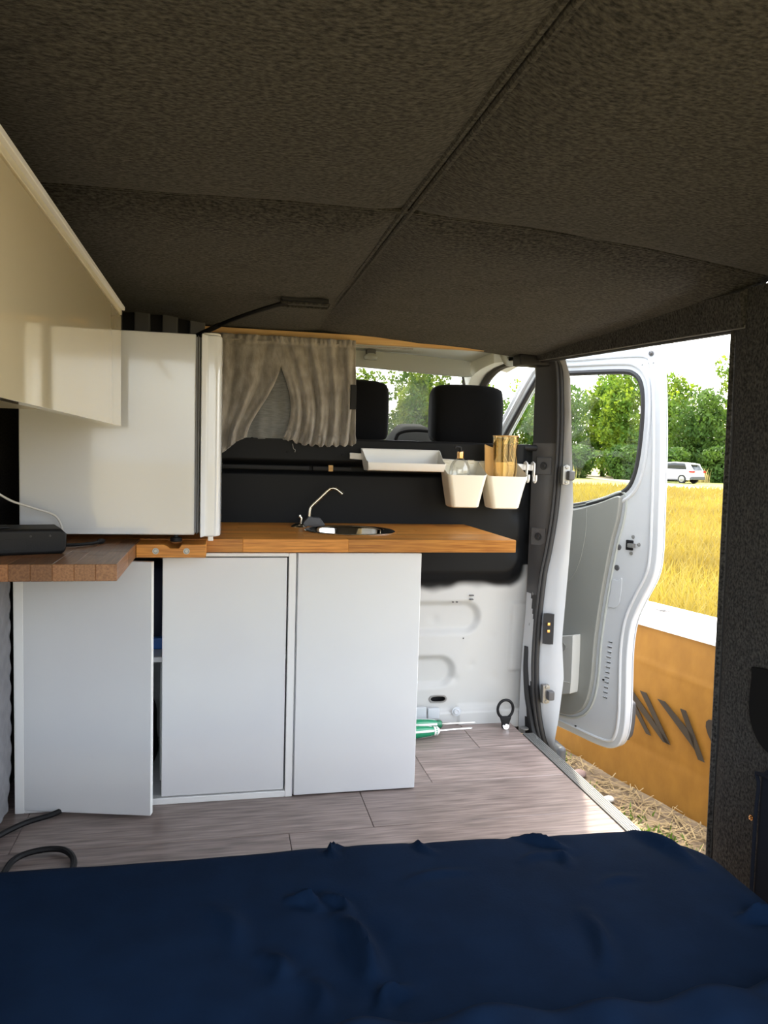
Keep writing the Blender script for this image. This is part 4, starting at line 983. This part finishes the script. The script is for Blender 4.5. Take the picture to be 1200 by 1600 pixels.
# ================================================================== SMALL THINGS ON THE FLOOR
tr_ = thing('tie_down_ring', 'black steel lashing ring standing up at the foot of the bulkhead', 'ring', (1.04, 2.625, 0.0))
obj('ring', tube([(0.030 * math.cos(2 * math.pi * k / 28), 0.004, 0.072 + 0.034 * math.sin(2 * math.pi * k / 28)) for k in range(28)], .0055, 8, closed=True), BLACKP, tr_)
obj('bracket', prism([[(-.022, .045), (.022, .045), (.014, .02), (.012, 0), (-.012, 0), (-.014, .02)]], (0, 0.008, 0.0005), (1, 0, 0), (0, 0, 1), (0, -1, 0), 0, .016, .003), BLACKP, tr_)
obj('bolt', bolt((0, -.009, .012), (0, -1, .3), .008, .006), CHROME, tr_)
for i, (x, y, a, lab) in enumerate(((0.69, 2.565, 4, 'green and white screwdriver lying on the floor beside the white panel'), (0.72, 2.632, 1, 'green screwdriver with a clear tip lying against the bulkhead foot'))):
    s = thing('screwdriver', lab, 'screwdriver', (x, y, 0.0245), R(a), 'screwdrivers on the floor'); s.scale = (1.3, 1.3, 1.3)
    hd = [(.0, -.095), (.010, -.092), (.016, -.08), (.0175, -.04), (.0165, .0), (.014, .03), (.011, .045), (.0125, .052), (.010, .058), (0, .058)]
    obj('handle', xf(lathe(hd, n=16), Matrix.Rotation(R(90), 4, 'Y')), GREEN, s)
    for k in range(3):
        q = R(40 + 120 * k)
        obj('white_stripe', tube([(t_, .0178 * math.cos(q) * w, .0178 * math.sin(q) * w) for t_, w in ((-.085, .72), (-.07, .93), (-.04, .985), (0, .94), (.03, .80), (.042, .66))], .0032, 6), TRAYW, s)
    obj('collar', xf(lathe([(.0, .045), (.012, .045), (.0125, .056), (.006, .062), (0, .062)], n=14), Matrix.Rotation(R(90), 4, 'Y')), TRAYW if i == 0 else CLEAR, s)
    obj('shaft', tube([(.058, 0, 0), (.15, 0, 0), (.158, 0, 0)], [.0032, .0032, .0018], 8), CHROME, s)

# ================================================================== BED
bd = thing('bed_base', 'low wooden bed platform under the navy mattress', 'bed base', (0.15, 0.80, 0))
for x in (-0.58, 0.86): obj('side_board', box(x - .15 - .009, x - .15 + .009, -0.48, 0.48, 0, 0.10, .002), PINE, bd)
for k in range(6):
    y = -0.48 + 0.17 * k; obj('slat', box(-0.74, 0.72, y, y + .07, 0.1005, 0.118, .002), PINE, bd)
mt = thing('mattress', 'wide mattress in a wrinkled navy fitted sheet', 'mattress', (0.15, 0.55, 0.1185))
# wrinkles: (x, y, angle, length, width, height)
WR = [((0.20, 1.27), (0.215, 1.31), .008, .010), ((0.375, 1.255), (0.36, 1.32), .009, .006), ((0.115, 1.155), (0.155, 1.13), .012, .012), ((0.165, 1.16), (0.20, 1.10), .009, .008),
      ((0.185, 1.10), (0.205, 0.94), .018, .016), ((0.07, 1.03), (0.085, 0.97), .016, .008), ((0.205, 0.90), (0.245, 0.93), .012, .012), ((0.12, 0.97), (0.13, 0.90), .016, .007),
      ((0.54, 1.30), (0.62, 1.235), .012, .009), ((0.56, 1.05), (0.525, 0.92), .016, .008), ((0.78, 1.285), (0.82, 1.15), .016, .011), ((0.80, 1.00), (0.865, 0.985), .012, .014), ((0.52, 1.21), (0.60, 1.22), .012, .004),
      ((0.0, 1.15), (0.03, 1.05), .02, .005), ((-0.1, 0.9), (0.0, 0.86), .02, .006), ((0.62, 1.12), (0.70, 1.13), .012, .003), ((0.3, 1.17), (0.42, 1.19), .012, .003), ((0.585, 1.24), (0.6, 1.19), .012, .007)]
def wrinkle(x, y):
    h = 0
    for (a, c, w, hh) in WR:
        ax, ay = a; bx, by = c; dx, dy = bx - ax, by - ay; L2 = dx * dx + dy * dy
        t_ = min(max(((x - ax) * dx + (y - ay) * dy) / L2, 0), 1)
        bow = 0.012 * math.sin(t_ * math.pi)
        L_ = math.sqrt(L2); px_, py_ = ax + dx * t_ - dy / L_ * bow, ay + dy * t_ + dx / L_ * bow
        d2 = (x - px_) ** 2 + (y - py_) ** 2
        if d2 < (4 * w) ** 2:
            s = -1 if ((x - px_) * dy - (y - py_) * dx) > 0 else 1
            fade = math.sin(min(max(t_, .06), .94) * math.pi) ** 0.8
            h += 2.3 * hh * fade * (math.exp(-d2 / (0.85 * w) ** 2) - 0.4 * math.exp(-d2 / (2.1 * w) ** 2))
    return h
MX0, MX1, MY0, MY1, MZ0, MZ1 = -0.592, 0.912, 0.31, 1.335, 0.0, 0.182
NX, NY = 250, 200
def msurf(u, v):
    # dome-shaped box: u, v in 0..1 cover the top and roll over the edges
    def roll(t_, lo, hi, r_):
        Lq = hi - lo; arc = r_ * math.pi / 2; tot = Lq - 2 * r_ + 2 * arc + 2 * 0.08
        s = t_ * tot
        if s < 0.08: return lo, -r_ - (0.08 - s)
        s -= 0.08
        if s < arc: a = s / r_; return lo + r_ - r_ * math.cos(a), -r_ + r_ * math.sin(a)
        s -= arc
        if s < Lq - 2 * r_: return lo + r_ + s, 0.0
        s -= Lq - 2 * r_
        if s < arc: a = s / r_; return hi - r_ + r_ * math.sin(a), -r_ + r_ * math.cos(a)
        s -= arc
        return hi, -r_ - s
    x, zx = roll(u, MX0, MX1, 0.075); y, zy = roll(v, MY0, MY1, 0.055)
    # round the corners in plan
    z = MZ1 + min(zx, zy) if (zx < 0 or zy < 0) else MZ1
    rc = 0.16; cx, cy = MX1 - rc, MY1 - rc
    if x > cx and y > cy:
        ex, ey = (x - cx) / rc, (y - cy) / rc; m_ = max(ex, ey); l_ = math.hypot(ex, ey)
        if l_ > 1e-6: x, y = cx + ex * m_ / l_ * rc, cy + ey * m_ / l_ * rc
    y += (0.006 - 0.022 * (x - 0.15)) * sstep(0.8, 1.32, y)
    z = max(z, MZ0)
    if z > MZ1 - .06: z += wrinkle(x, y) + 0.006 * nz(x * 2.2, y * 2.2, 5) + 0.0018 * nz(x * 9, y * 9, 1)
    return (x - 0.15, y - 0.55, z)
grid(msurf, NX, NY, 'fitted_sheet', NAVY, mt, smooth=80)
dv = thing('folded_duvet', 'folded navy duvet with a lumpy edge lying on the mattress', 'duvet', (0.5, 0.45, 0.301))
def dvf(u, v):
    x = lerp(0.08, 0.885, u); y = lerp(0.33, 0.835 + .012 * math.sin(9 * x), v)
    ed = min(u, 1 - u) * 0.8; ev = min(v, 1 - v) * 0.5
    e = min(1, min(ed, ev) / 0.035); prof = math.sqrt(max(0, 1 - (1 - e) ** 2))
    lump = 0.010 * math.sin(44 * x + 1.2 * math.sin(8 * y)) * math.exp(-(1 - v) * 5) + 0.007 * nz(x * 7, y * 7, 2) + .004 * nz(x * 20, y * 20, 6)
    return (x - 0.5, y - 0.45, 0.004 + (0.045 + lump) * prof)
grid(dvf, 130, 130, 'cover', NAVY, dv, smooth=80)
obj('seam', tube([(lerp(0.13, 0.84, k / 40) - .5, 0.835 - .45 + .012 * math.sin(9 * lerp(0.13, 0.84, k / 40)), 0.008 + .002 * math.sin(k * 1.7)) for k in range(41)], .005, 6), NAVY, dv)
cs2 = thing('side_cushion', 'dark slate blue upholstered cushion standing against the felt side wall', 'cushion', (1.075, 0.9, 0))
obj('cover', box(-0.028, 0.030, -0.5, 0.396, 0.0, 0.405, 0.022, 4), NAVY2, cs2)
obj('piping', tube(smooth_path([(-.028, .385, 0.02), (-.028, .39, .2), (-.028, .388, .36), (-.028, .36, .395), (-.028, 0, .395), (-.028, -.45, .395)], 5), .004, 6), NAVY2, cs2)

# ================================================================== OUTSIDE
GZ = -0.55
gr = obj('ground', box(-150, 150, -90, 220, GZ - 0.3, GZ), FIELDG, smooth=0)
tag(gr, 'dry golden meadow ground around the van', 'ground', kind='structure')
def patch(name, fn, nu, nv, m_, label, cat):
    o = grid(fn, nu, nv, name, m_); return tag(o, label, cat, kind='structure')
patch('bare_soil', lambda u, v: (lerp(-1.2, 2.6, u), lerp(-1.0, 6.0, v), GZ + 0.004 + 0.010 * (0.5 + nz(u * 20, v * 30)) * min(1, 12 * min(u, v, 1 - u, 1 - v))), 70, 90, SOIL, 'bare dry soil and straw beside the van', 'soil')
# track across the field, seen under the trees
TA, TB = Vector((-10, 66, 0)), Vector((75, 22, 0))     # edge of the field
td = (TB - TA).normalized(); tn = Vector((-td.y, td.x, 0))
def trk(off, w, name, m_, label, cat, dz):
    def fn(u, v):
        p = TA + td * (u * (TB - TA).length) + tn * (off + w * (v - .5) + 0.25 * nz(u * 30, v * 3))
        return (p.x, p.y, GZ + dz)
    return patch(name, fn, 60, 2, m_, label, cat)
patch('farm_track', lambda u, v: (lerp(33.5, 22, u) + 1.3 * (2 * v - 1) + .3 * nz(u * 20, v * 2), lerp(66, 5, u), GZ + 0.012), 60, 2, TRACK, 'pale gravel track crossing the field below the trees', 'track')
trk(8.5, 19, 'green_verge', VERGE, 'green grass verge between the track and the hedgerow', 'verge', 0.006)

def blades(name, n, pick, hmin, hmax, wfun, m_, label, cat, seed, lean=0.35, upright=False):
    rg = np.random.default_rng(seed); P = pick(rg, n); n = len(P)
    a = rg.uniform(0, 2 * np.pi, n); h = rg.uniform(hmin, hmax, n); w = wfun(P) * rg.uniform(.6, 1.4, n)
    ln = rg.uniform(0, lean, n) * h; b_ = rg.uniform(0, 2 * np.pi, n)
    dx, dy = np.cos(a) * w, np.sin(a) * w; lx, ly = np.cos(b_) * ln, np.sin(b_) * ln
    z0 = np.full(n, GZ - 0.005)
    V = np.empty((n, 5, 3))
    V[:, 0] = np.stack([P[:, 0] - dx, P[:, 1] - dy, z0], 1); V[:, 1] = np.stack([P[:, 0] + dx, P[:, 1] + dy, z0], 1)
    V[:, 2] = np.stack([P[:, 0] + dx * .8 + lx * .35, P[:, 1] + dy * .8 + ly * .35, z0 + h * .6], 1); V[:, 3] = np.stack([P[:, 0] - dx * .8 + lx * .35, P[:, 1] - dy * .8 + ly * .35, z0 + h * .6], 1)
    V[:, 4] = np.stack([P[:, 0] + lx, P[:, 1] + ly, z0 + h], 1)
    V = V.reshape(-1, 3)
    me = bpy.data.meshes.new(name); i5 = np.arange(n) * 5
    loops = np.stack([i5, i5 + 1, i5 + 2, i5 + 3, i5 + 3, i5 + 2, i5 + 4], 1).reshape(-1)
    me.vertices.add(len(V)); me.vertices.foreach_set('co', V.reshape(-1))
    me.loops.add(len(loops)); me.loops.foreach_set('vertex_index', loops)
    me.polygons.add(2 * n)
    st = np.stack([np.arange(n) * 7, np.arange(n) * 7 + 4], 1).reshape(-1)
    me.polygons.foreach_set('loop_start', st)
    me.update(); me.validate()
    o = link(name, me, m_, None, 0)
    return tag(o, label, cat, kind='stuff')
def pick_field(rg, n):
    ang = np.radians(rg.uniform(8, 68, n)); d = 4.6 * (46 / 4.6) ** rg.uniform(0, 1, n) ** 0.8
    P = np.stack([np.sin(ang) * d, np.cos(ang) * d], 1)
    s = (P - np.array([TA.x, TA.y])) @ np.array([tn.x, tn.y])
    k = (P[:, 0] > 2.75) & (s < -1.5) & (np.abs(P[:, 0] - (22 + (P[:, 1] - 5) * 11.5 / 61)) > 1.5)
    return P[k]
blades('meadow_grass', 120000, pick_field, 0.16, 0.42, lambda P: 0.0022 + 0.0007 * np.hypot(P[:, 0], P[:, 1]), BLADE, 'tall dry golden meadow grass covering the field', 'grass', 3, 0.7)
def pick_verge(rg, n):
    u = rg.uniform(0.1, 1, n); off = rg.uniform(11.2, 12.6, n)
    p = np.array([TA.x, TA.y]) + np.outer(u * (TB - TA).length, [td.x, td.y]) + np.outer(off, [tn.x, tn.y])
    cl_ = np.array([nz(a * 0.25, c * 0.25, 9) for a, c in p]); return p[(cl_ > -0.05) & (np.hypot(p[:, 0] - 34.3, p[:, 1] - 53.9) > 3.2)]
blades('verge_tall_grass', 14000, pick_verge, 0.4, 1.3, lambda P: np.full(len(P), 0.03), mat('pale_seed_grass', (0.46, 0.36, 0.15), 0.8, col2=(0.3, 0.27, 0.08), nscale=.4, transl=.3), 'tall pale seeding grass along the foot of the hedgerow', 'grass', 5, 0.4)
# straw and weeds in the gap beside the van
def strawy():
    b = bmesh.new(); rs_ = random.Random(5)
    for _ in range(9000):
        x, y = rs_.uniform(1.15, 2.5), rs_.uniform(0.8, 4.6); a = rs_.uniform(0, math.pi); L_ = rs_.uniform(.03, .12); w = rs_.uniform(.0012, .003)
        z = GZ + rs_.uniform(.012, .035); dz = rs_.uniform(-.01, .01)
        if x + abs(math.cos(a)) * L_ / 2 > 1.788 + (3.73 - y - abs(math.sin(a)) * L_ / 2) * 0.25 or x < 1.2: continue
        if math.hypot(x - 1.72, y - 3.36) < .05 + L_ / 2 or math.hypot(x - 1.73, y - 3.08) < .03 + L_ / 2: continue
        d = Vector((math.cos(a), math.sin(a), 0)); q = Vector((-d.y, d.x, 0)) * w; p = Vector((x, y, z))
        vv = [b.verts.new(p - d * L_ / 2 - q), b.verts.new(p - d * L_ / 2 + q), b.verts.new(p + d * L_ / 2 + q + Vector((0, 0, dz))), b.verts.new(p + d * L_ / 2 - q + Vector((0, 0, dz)))]
        b.faces.new(vv)
    o = obj('straw_litter', b, STRAW, smooth=0); return tag(o, 'dry straw scattered on the soil beside the van', 'straw', kind='stuff')
strawy()
def pick_weed(rg, n):
    c = np.array([(1.68, 3.25), (1.72, 2.95), (1.60, 3.05), (1.78, 2.75), (1.62, 2.72), (1.70, 3.6), (1.85, 2.55), (1.5, 3.9), (1.66, 4.1), (1.55, 2.5), (1.7, 2.3)])
    k = rg.integers(0, len(c), n); P = c[k] + rg.normal(0, .045, (n, 2)); return P[(P[:, 0] < 1.74 + (3.73 - P[:, 1]) * .25) & (np.hypot(P[:, 0] - 1.72, P[:, 1] - 3.36) > .09) & (np.hypot(P[:, 0] - 1.73, P[:, 1] - 3.08) > .07)]
blades('green_weeds', 1300, pick_weed, 0.012, 0.05, lambda P: np.full(len(P), .005), WEED, 'small green weeds growing in the soil beside the crate', 'weeds', 8, 0.9)
def stone(loc, s, m_, label):
    b = bmesh.new(); bmesh.ops.create_icosphere(b, subdivisions=2, radius=s)
    for vv in b.verts:
        k = 1 + .25 * nz(vv.co.x / s * 1.3 + loc[0] * 7, vv.co.y / s * 1.3, vv.co.z / s * 1.3); vv.co = Vector((vv.co.x * k * 1.3, vv.co.y * k, vv.co.z * k * .6))
    o = obj('stone', b, m_, smooth=50); o.location = loc; tag(o, label, 'stone')
stone((1.72, 3.36, GZ + .025), .032, STONE, 'pinkish stone on the soil at the foot of the brown crate')
stone((1.73, 3.08, GZ + .025), .022, PEBBLE, 'small white pebble among the weeds beside the crate')

# crate with lettering
K0 = Vector((1.80, 3.73, 0)); KU = Vector((0.2425, -0.9701, 0)); KN = Vector((0.9701, 0.2425, 0))
cr = thing('crate', 'long golden brown crate with slanted grey letters and a white lid', 'crate', (1.80, 3.73, GZ))
KO = Vector((0, 0, 0.55))
def kp(lps, t0, t1, bev=0): return prism(lps, KO, KU, (0, 0, 1), KN, t0, t1, bev)
def kside(u, v):
    a = lerp(-0.45, 1.9, u); z = lerp(-0.545, 0.245, v)
    # slack, lightly buckled board
    n_ = 0.009 * nz(a * 2.2, z * 2.5, 2) + 0.003 * nz(a * 6, z * 5, 7) + 0.0025 * math.exp(-((z - 0.10 + 0.05 * a) / 0.012) ** 2) * -1 + 0.002 * math.exp(-((z + 0.33) / 0.02) ** 2)
    p = KO + KU * a + Vector((0, 0, z)) + KN * n_
    return tuple(p)
grid(kside, 120, 60, 'side', CARTON, cr)
obj('core', kp([[(-0.45, -0.546), (1.9, -0.546), (1.9, 0.245), (-0.45, 0.245)]], 0.03, 0.40), CARTON, cr)
obj('lid', kp([[(-0.46, 0.24), (1.91, 0.24), (1.91, 0.262), (-0.46, 0.262)]], -0.012, 0.41, 0.006), LIDW, cr)
em = obj('round_emblem', xf(lathe([(0, .003), (.052, .003), (.056, .001), (.056, 0)], n=28), Matrix.Translation(KO + KU * 0.41 + KN * 0.26 + Vector((0, 0, 0.262)))), TRAYW, cr)
er = Matrix.Translation(KO + KU * 0.41 + KN * 0.26 + Vector((0, 0, 0.265)))
obj('emblem_ring', xf(tube([(.045 * math.cos(2 * math.pi * k / 30), .045 * math.sin(2 * math.pi * k / 30), 0) for k in range(30)], .003, 6, closed=True), er), SCREW, em)
for s in (-1, 1):
    obj('emblem_wing', xf(prism([[(0.004 * s, -.026), (.036 * s, -.010), (.034 * s, .018), (.004 * s, .024)]], (0, 0, 0), (.2425, -.9701, 0), (.9701, .2425, 0), (0, 0, 1), 0, .003), er), BLACKP, em)
def kl(name, polys):
    b = bmesh.new()
    for pg in polys: b = merge(b, kp([pg], -0.016, -0.013))
    return obj(name, b, INK, cr, smooth=0)
kl('letter_n', [[(.43, -.066), (.468, -.066), (.64, -.252), (.611, -.252)], [(.43, -.066), (.495, -.066), (.755, -.254), (.713, -.254)], [(.559, -.064), (.598, -.064), (.755, -.254), (.726, -.254)]])
kl('letter_y', [[(.666, -.070), (.711, -.070), (.880, -.172), (.892, -.228)], [(.799, -.074), (.830, -.074), (.944, -.262), (.911, -.262)]])
arc = []
for k in range(15):
    a = R(50 + 260 * k / 14); arc.append((math.cos(a), math.sin(a)))
def shear(x, y): return (1.06 + x - (y) * 0.9, -0.165 + y)
kl('letter_c', [[shear(.085 * arc[k][0], .096 * arc[k][1]), shear(.085 * arc[k + 1][0], .096 * arc[k + 1][1]), shear(.055 * arc[k + 1][0], .068 * arc[k + 1][1]), shear(.055 * arc[k][0], .068 * arc[k][1])] for k in range(14)])

# trees -------------------------------------------------------------
def leaf_mesh(name, seed, H, Wd, n, m_):
    rs_ = np.random.default_rng(seed)
    nb_ = 46
    c = np.stack([rs_.normal(0, Wd * .34, nb_), rs_.normal(0, Wd * .34, nb_), H * rs_.uniform(.07, .92, nb_)], 1)
    tp_ = 1 - 0.62 * np.clip((c[:, 2] / H - .35) / .65, 0, 1); c[:, 0] *= tp_; c[:, 1] *= tp_
    r_ = Wd * rs_.uniform(.13, .27, nb_) * (0.55 + .45 * tp_)
    k = rs_.choice(nb_, n, p=(r_ ** 2) / np.sum(r_ ** 2)); d = rs_.normal(0, 1, (n, 3)); d /= np.linalg.norm(d, axis=1)[:, None]
    lim = np.maximum(Wd * .5 - r_, .1); rad = np.hypot(c[:, 0], c[:, 1]); f_ = np.minimum(1, lim / np.maximum(rad, 1e-6)); c[:, 0] *= f_; c[:, 1] *= f_
    P = c[k] + d * (r_[k] * rs_.uniform(.72, 1.06, n) ** .6)[:, None] * np.array([1, 1, .8]); P[:, 2] = np.clip(P[:, 2], .05, None)
    a = rs_.normal(0, 1, (n, 3)) + d * .0; a /= np.linalg.norm(a, axis=1)[:, None]
    t_ = np.cross(a, d + rs_.normal(0, .5, (n, 3))); t_ /= np.linalg.norm(t_, axis=1)[:, None]
    s = rs_.uniform(.10, .24, n)[:, None]
    V = np.empty((n, 4, 3)); V[:, 0] = P - a * s; V[:, 1] = P + t_ * s * .55; V[:, 2] = P + a * s; V[:, 3] = P - t_ * s * .55
    me = bpy.data.meshes.new(name); me.vertices.add(4 * n); me.vertices.foreach_set('co', V.reshape(-1))
    me.loops.add(4 * n); me.loops.foreach_set('vertex_index', np.arange(4 * n)); me.polygons.add(n); me.polygons.foreach_set('loop_start', np.arange(n) * 4)
    me.update(); me.materials.append(m_); return me
CROWN = [leaf_mesh('crown_a', 1, 8.6, 6.5, 9000, LEAFA), leaf_mesh('crown_b', 2, 7.6, 7.0, 9000, LEAFB), leaf_mesh('crown_c', 3, 9.6, 6.0, 9000, LEAFA), leaf_mesh('crown_d', 4, 7.0, 6.5, 8000, LEAFB)]
BUSH = leaf_mesh('bush_leaves', 6, 3.2, 3.9, 4500, LEAFB)
tb_ = tube([(0, 0, 0), (.05, .03, 1.5), (-.05, .05, 3.5), (.05, 0, 6)], [.22, .18, .12, .05], 8)
TRUNK = bpy.data.meshes.new('trunk'); tb_.to_mesh(TRUNK); tb_.free(); TRUNK.materials.append(BARK)
TLAB = ['light green leafy tree in the hedgerow beyond the field', 'darker green rounded tree in the hedgerow beyond the field']
rt_ = random.Random(12)
def tree(x, y, kind, sc_=1.0, bush=False):
    root = thing('shrub' if bush else 'tree', 'low dark green shrub at the foot of the hedgerow' if bush else TLAB[kind % 2], 'shrub' if bush else 'tree', (x, y, GZ), rt_.uniform(0, 6.28), 'shrubs of the hedgerow' if bush else 'hedgerow trees')
    root.scale = (sc_, sc_, sc_ * rt_.uniform(.92, 1.08) * (1.0 if bush else 1.18))
    o = bpy.data.objects.new('crown', BUSH if bush else CROWN[kind]); COL.objects.link(o); o.parent = root
    t_ = bpy.data.objects.new('trunk', TRUNK); COL.objects.link(t_); t_.parent = root
    if bush: t_.scale = (.4, .4, .35)
CARP = Vector((34.3, 53.9, 0))
Lt = (TB - TA).length
CW = (6.5, 7.0, 6.0, 6.5)
for row, off in enumerate((19.5, 26.2)):
    u = -2.0 + row * 2.9
    for n_ in range(18):
        kd = rt_.choice((0, 1, 2, 3)) if row == 0 else rt_.choice((0, 2))
        sc_ = rt_.uniform(.9, 1.0) * (1.0 if row == 0 else 1.08); hw = CW[kd] * sc_ / 2
        if n_: u += hw
        p = TA + td * u + tn * (off + rt_.uniform(-.2, .2)); tree(p.x, p.y, kd, sc_); u += hw
u = 0
while u < Lt:
    p = TA + td * u + tn * (14.6 + rt_.uniform(-.3, .3)); tree(p.x, p.y, 0, rt_.uniform(.75, .95), True); u += 3.7 * rt_.uniform(.97, 1.06)

# white car parked on the verge -------------------------------------
car = thing('car', 'white hatchback car parked on the verge below the trees', 'car', (34.3, 53.9, GZ), 0)
car.rotation_euler = (0, 0, math.atan2(0.90, -0.44))     # nose (+x local) points away to the left
st_ = [(2.20, .35, .62, .70), (2.15, .30, .80, .84), (1.7, .26, .95, .90), (1.05, .24, 1.05, .92), (0.0, .24, 1.06, .93), (-1.1, .24, 1.06, .93), (-1.8, .28, 1.05, .91), (-2.12, .34, 1.0, .86), (-2.20, .42, .85, .78)]
def loft(stn, m_, name, par):
    b = bmesh.new(); rings = []
    for (x, z0, z1, w) in stn:
        pr = [(-w * .96, z0), (-w, lerp(z0, z1, .45)), (-w * .97, lerp(z0, z1, .85)), (-w * .9, z1), (w * .9, z1), (w * .97, lerp(z0, z1, .85)), (w, lerp(z0, z1, .45)), (w * .96, z0)]
        rings.append([b.verts.new((x, y, z)) for y, z in pr])
    for A, B in zip(rings[:-1], rings[1:]):
        for i in range(8): b.faces.new((A[i], A[(i + 1) % 8], B[(i + 1) % 8], B[i]))
    b.faces.new(rings[0]); b.faces.new(rings[-1][::-1])
    return obj(name, b, m_, par, 30)
loft(st_, CARW, 'body', car)
loft([(1.05, 1.0, 1.03, .80), (0.25, 1.0, 1.52, .66), (-0.5, 1.0, 1.58, .66), (-1.4, 1.0, 1.54, .64), (-1.75, 1.0, 1.46, .62), (-2.10, 1.0, 1.04, .74)], CARG, 'glasshouse', car)
loft([(0.3, 1.48, 1.56, .62), (-0.5, 1.54, 1.62, .62), (-1.4, 1.50, 1.58, .60), (-1.95, 1.44, 1.50, .56)], CARW, 'roof', car)
for s in (-1, 1):
    obj('rear_pillar', prism([[(-2.12, 1.02), (-1.62, 1.02), (-1.45, 1.52), (-1.80, 1.50)]], (0, s * .70, 0), (1, 0, 0), (0, 0, 1), (0, s, 0), -.08, .02, .01), CARW, car)
    obj('tail_lamp', box(-2.24, -1.90, s * .62 if s > 0 else -.93, .93 if s > 0 else s * .62, .84, .98, .02), TAIL, car)
    obj('door_mirror', box(.75, .93, s * .95 - .09, s * .95 + .09, 1.0, 1.14, .03), CARW, car)
    obj('rear_pillar', prism([[(0.95, 1.02), (1.05, 1.02), (0.32, 1.54), (0.22, 1.52)]], (0, s * .70, 0), (1, 0, 0), (0, 0, 1), (0, s, 0), -.03, .03), CARW, car)
    for x in (1.35, -1.35):
        wh = obj('wheel', xf(lathe([(0, .10), (.2, .10), (.24, .115), (.33, .11), (.345, .08), (.345, -.08), (.33, -.11), (0, -.10)], n=24), aim((x, s * .82, .345), (0, s, 0))), TYRE, car)
        obj('rim', xf(lathe([(0, .125), (.06, .125), (.20, .108), (.21, .118), (.225, .118), (.225, .09)], n=18), aim((x, s * .82, .345), (0, s, 0))), SCREW, wh)
obj('bumper', box(-2.26, -1.9, -.86, .86, .30, .56, .05), DGREY, car)
obj('side_skirt', box(-1.0, 1.0, -.945, .945, .22, .34, .03), DGREY, car)
obj('number_plate', box(-2.235, -2.21, -.26, .26, .66, .78, .005), PLATE, car)
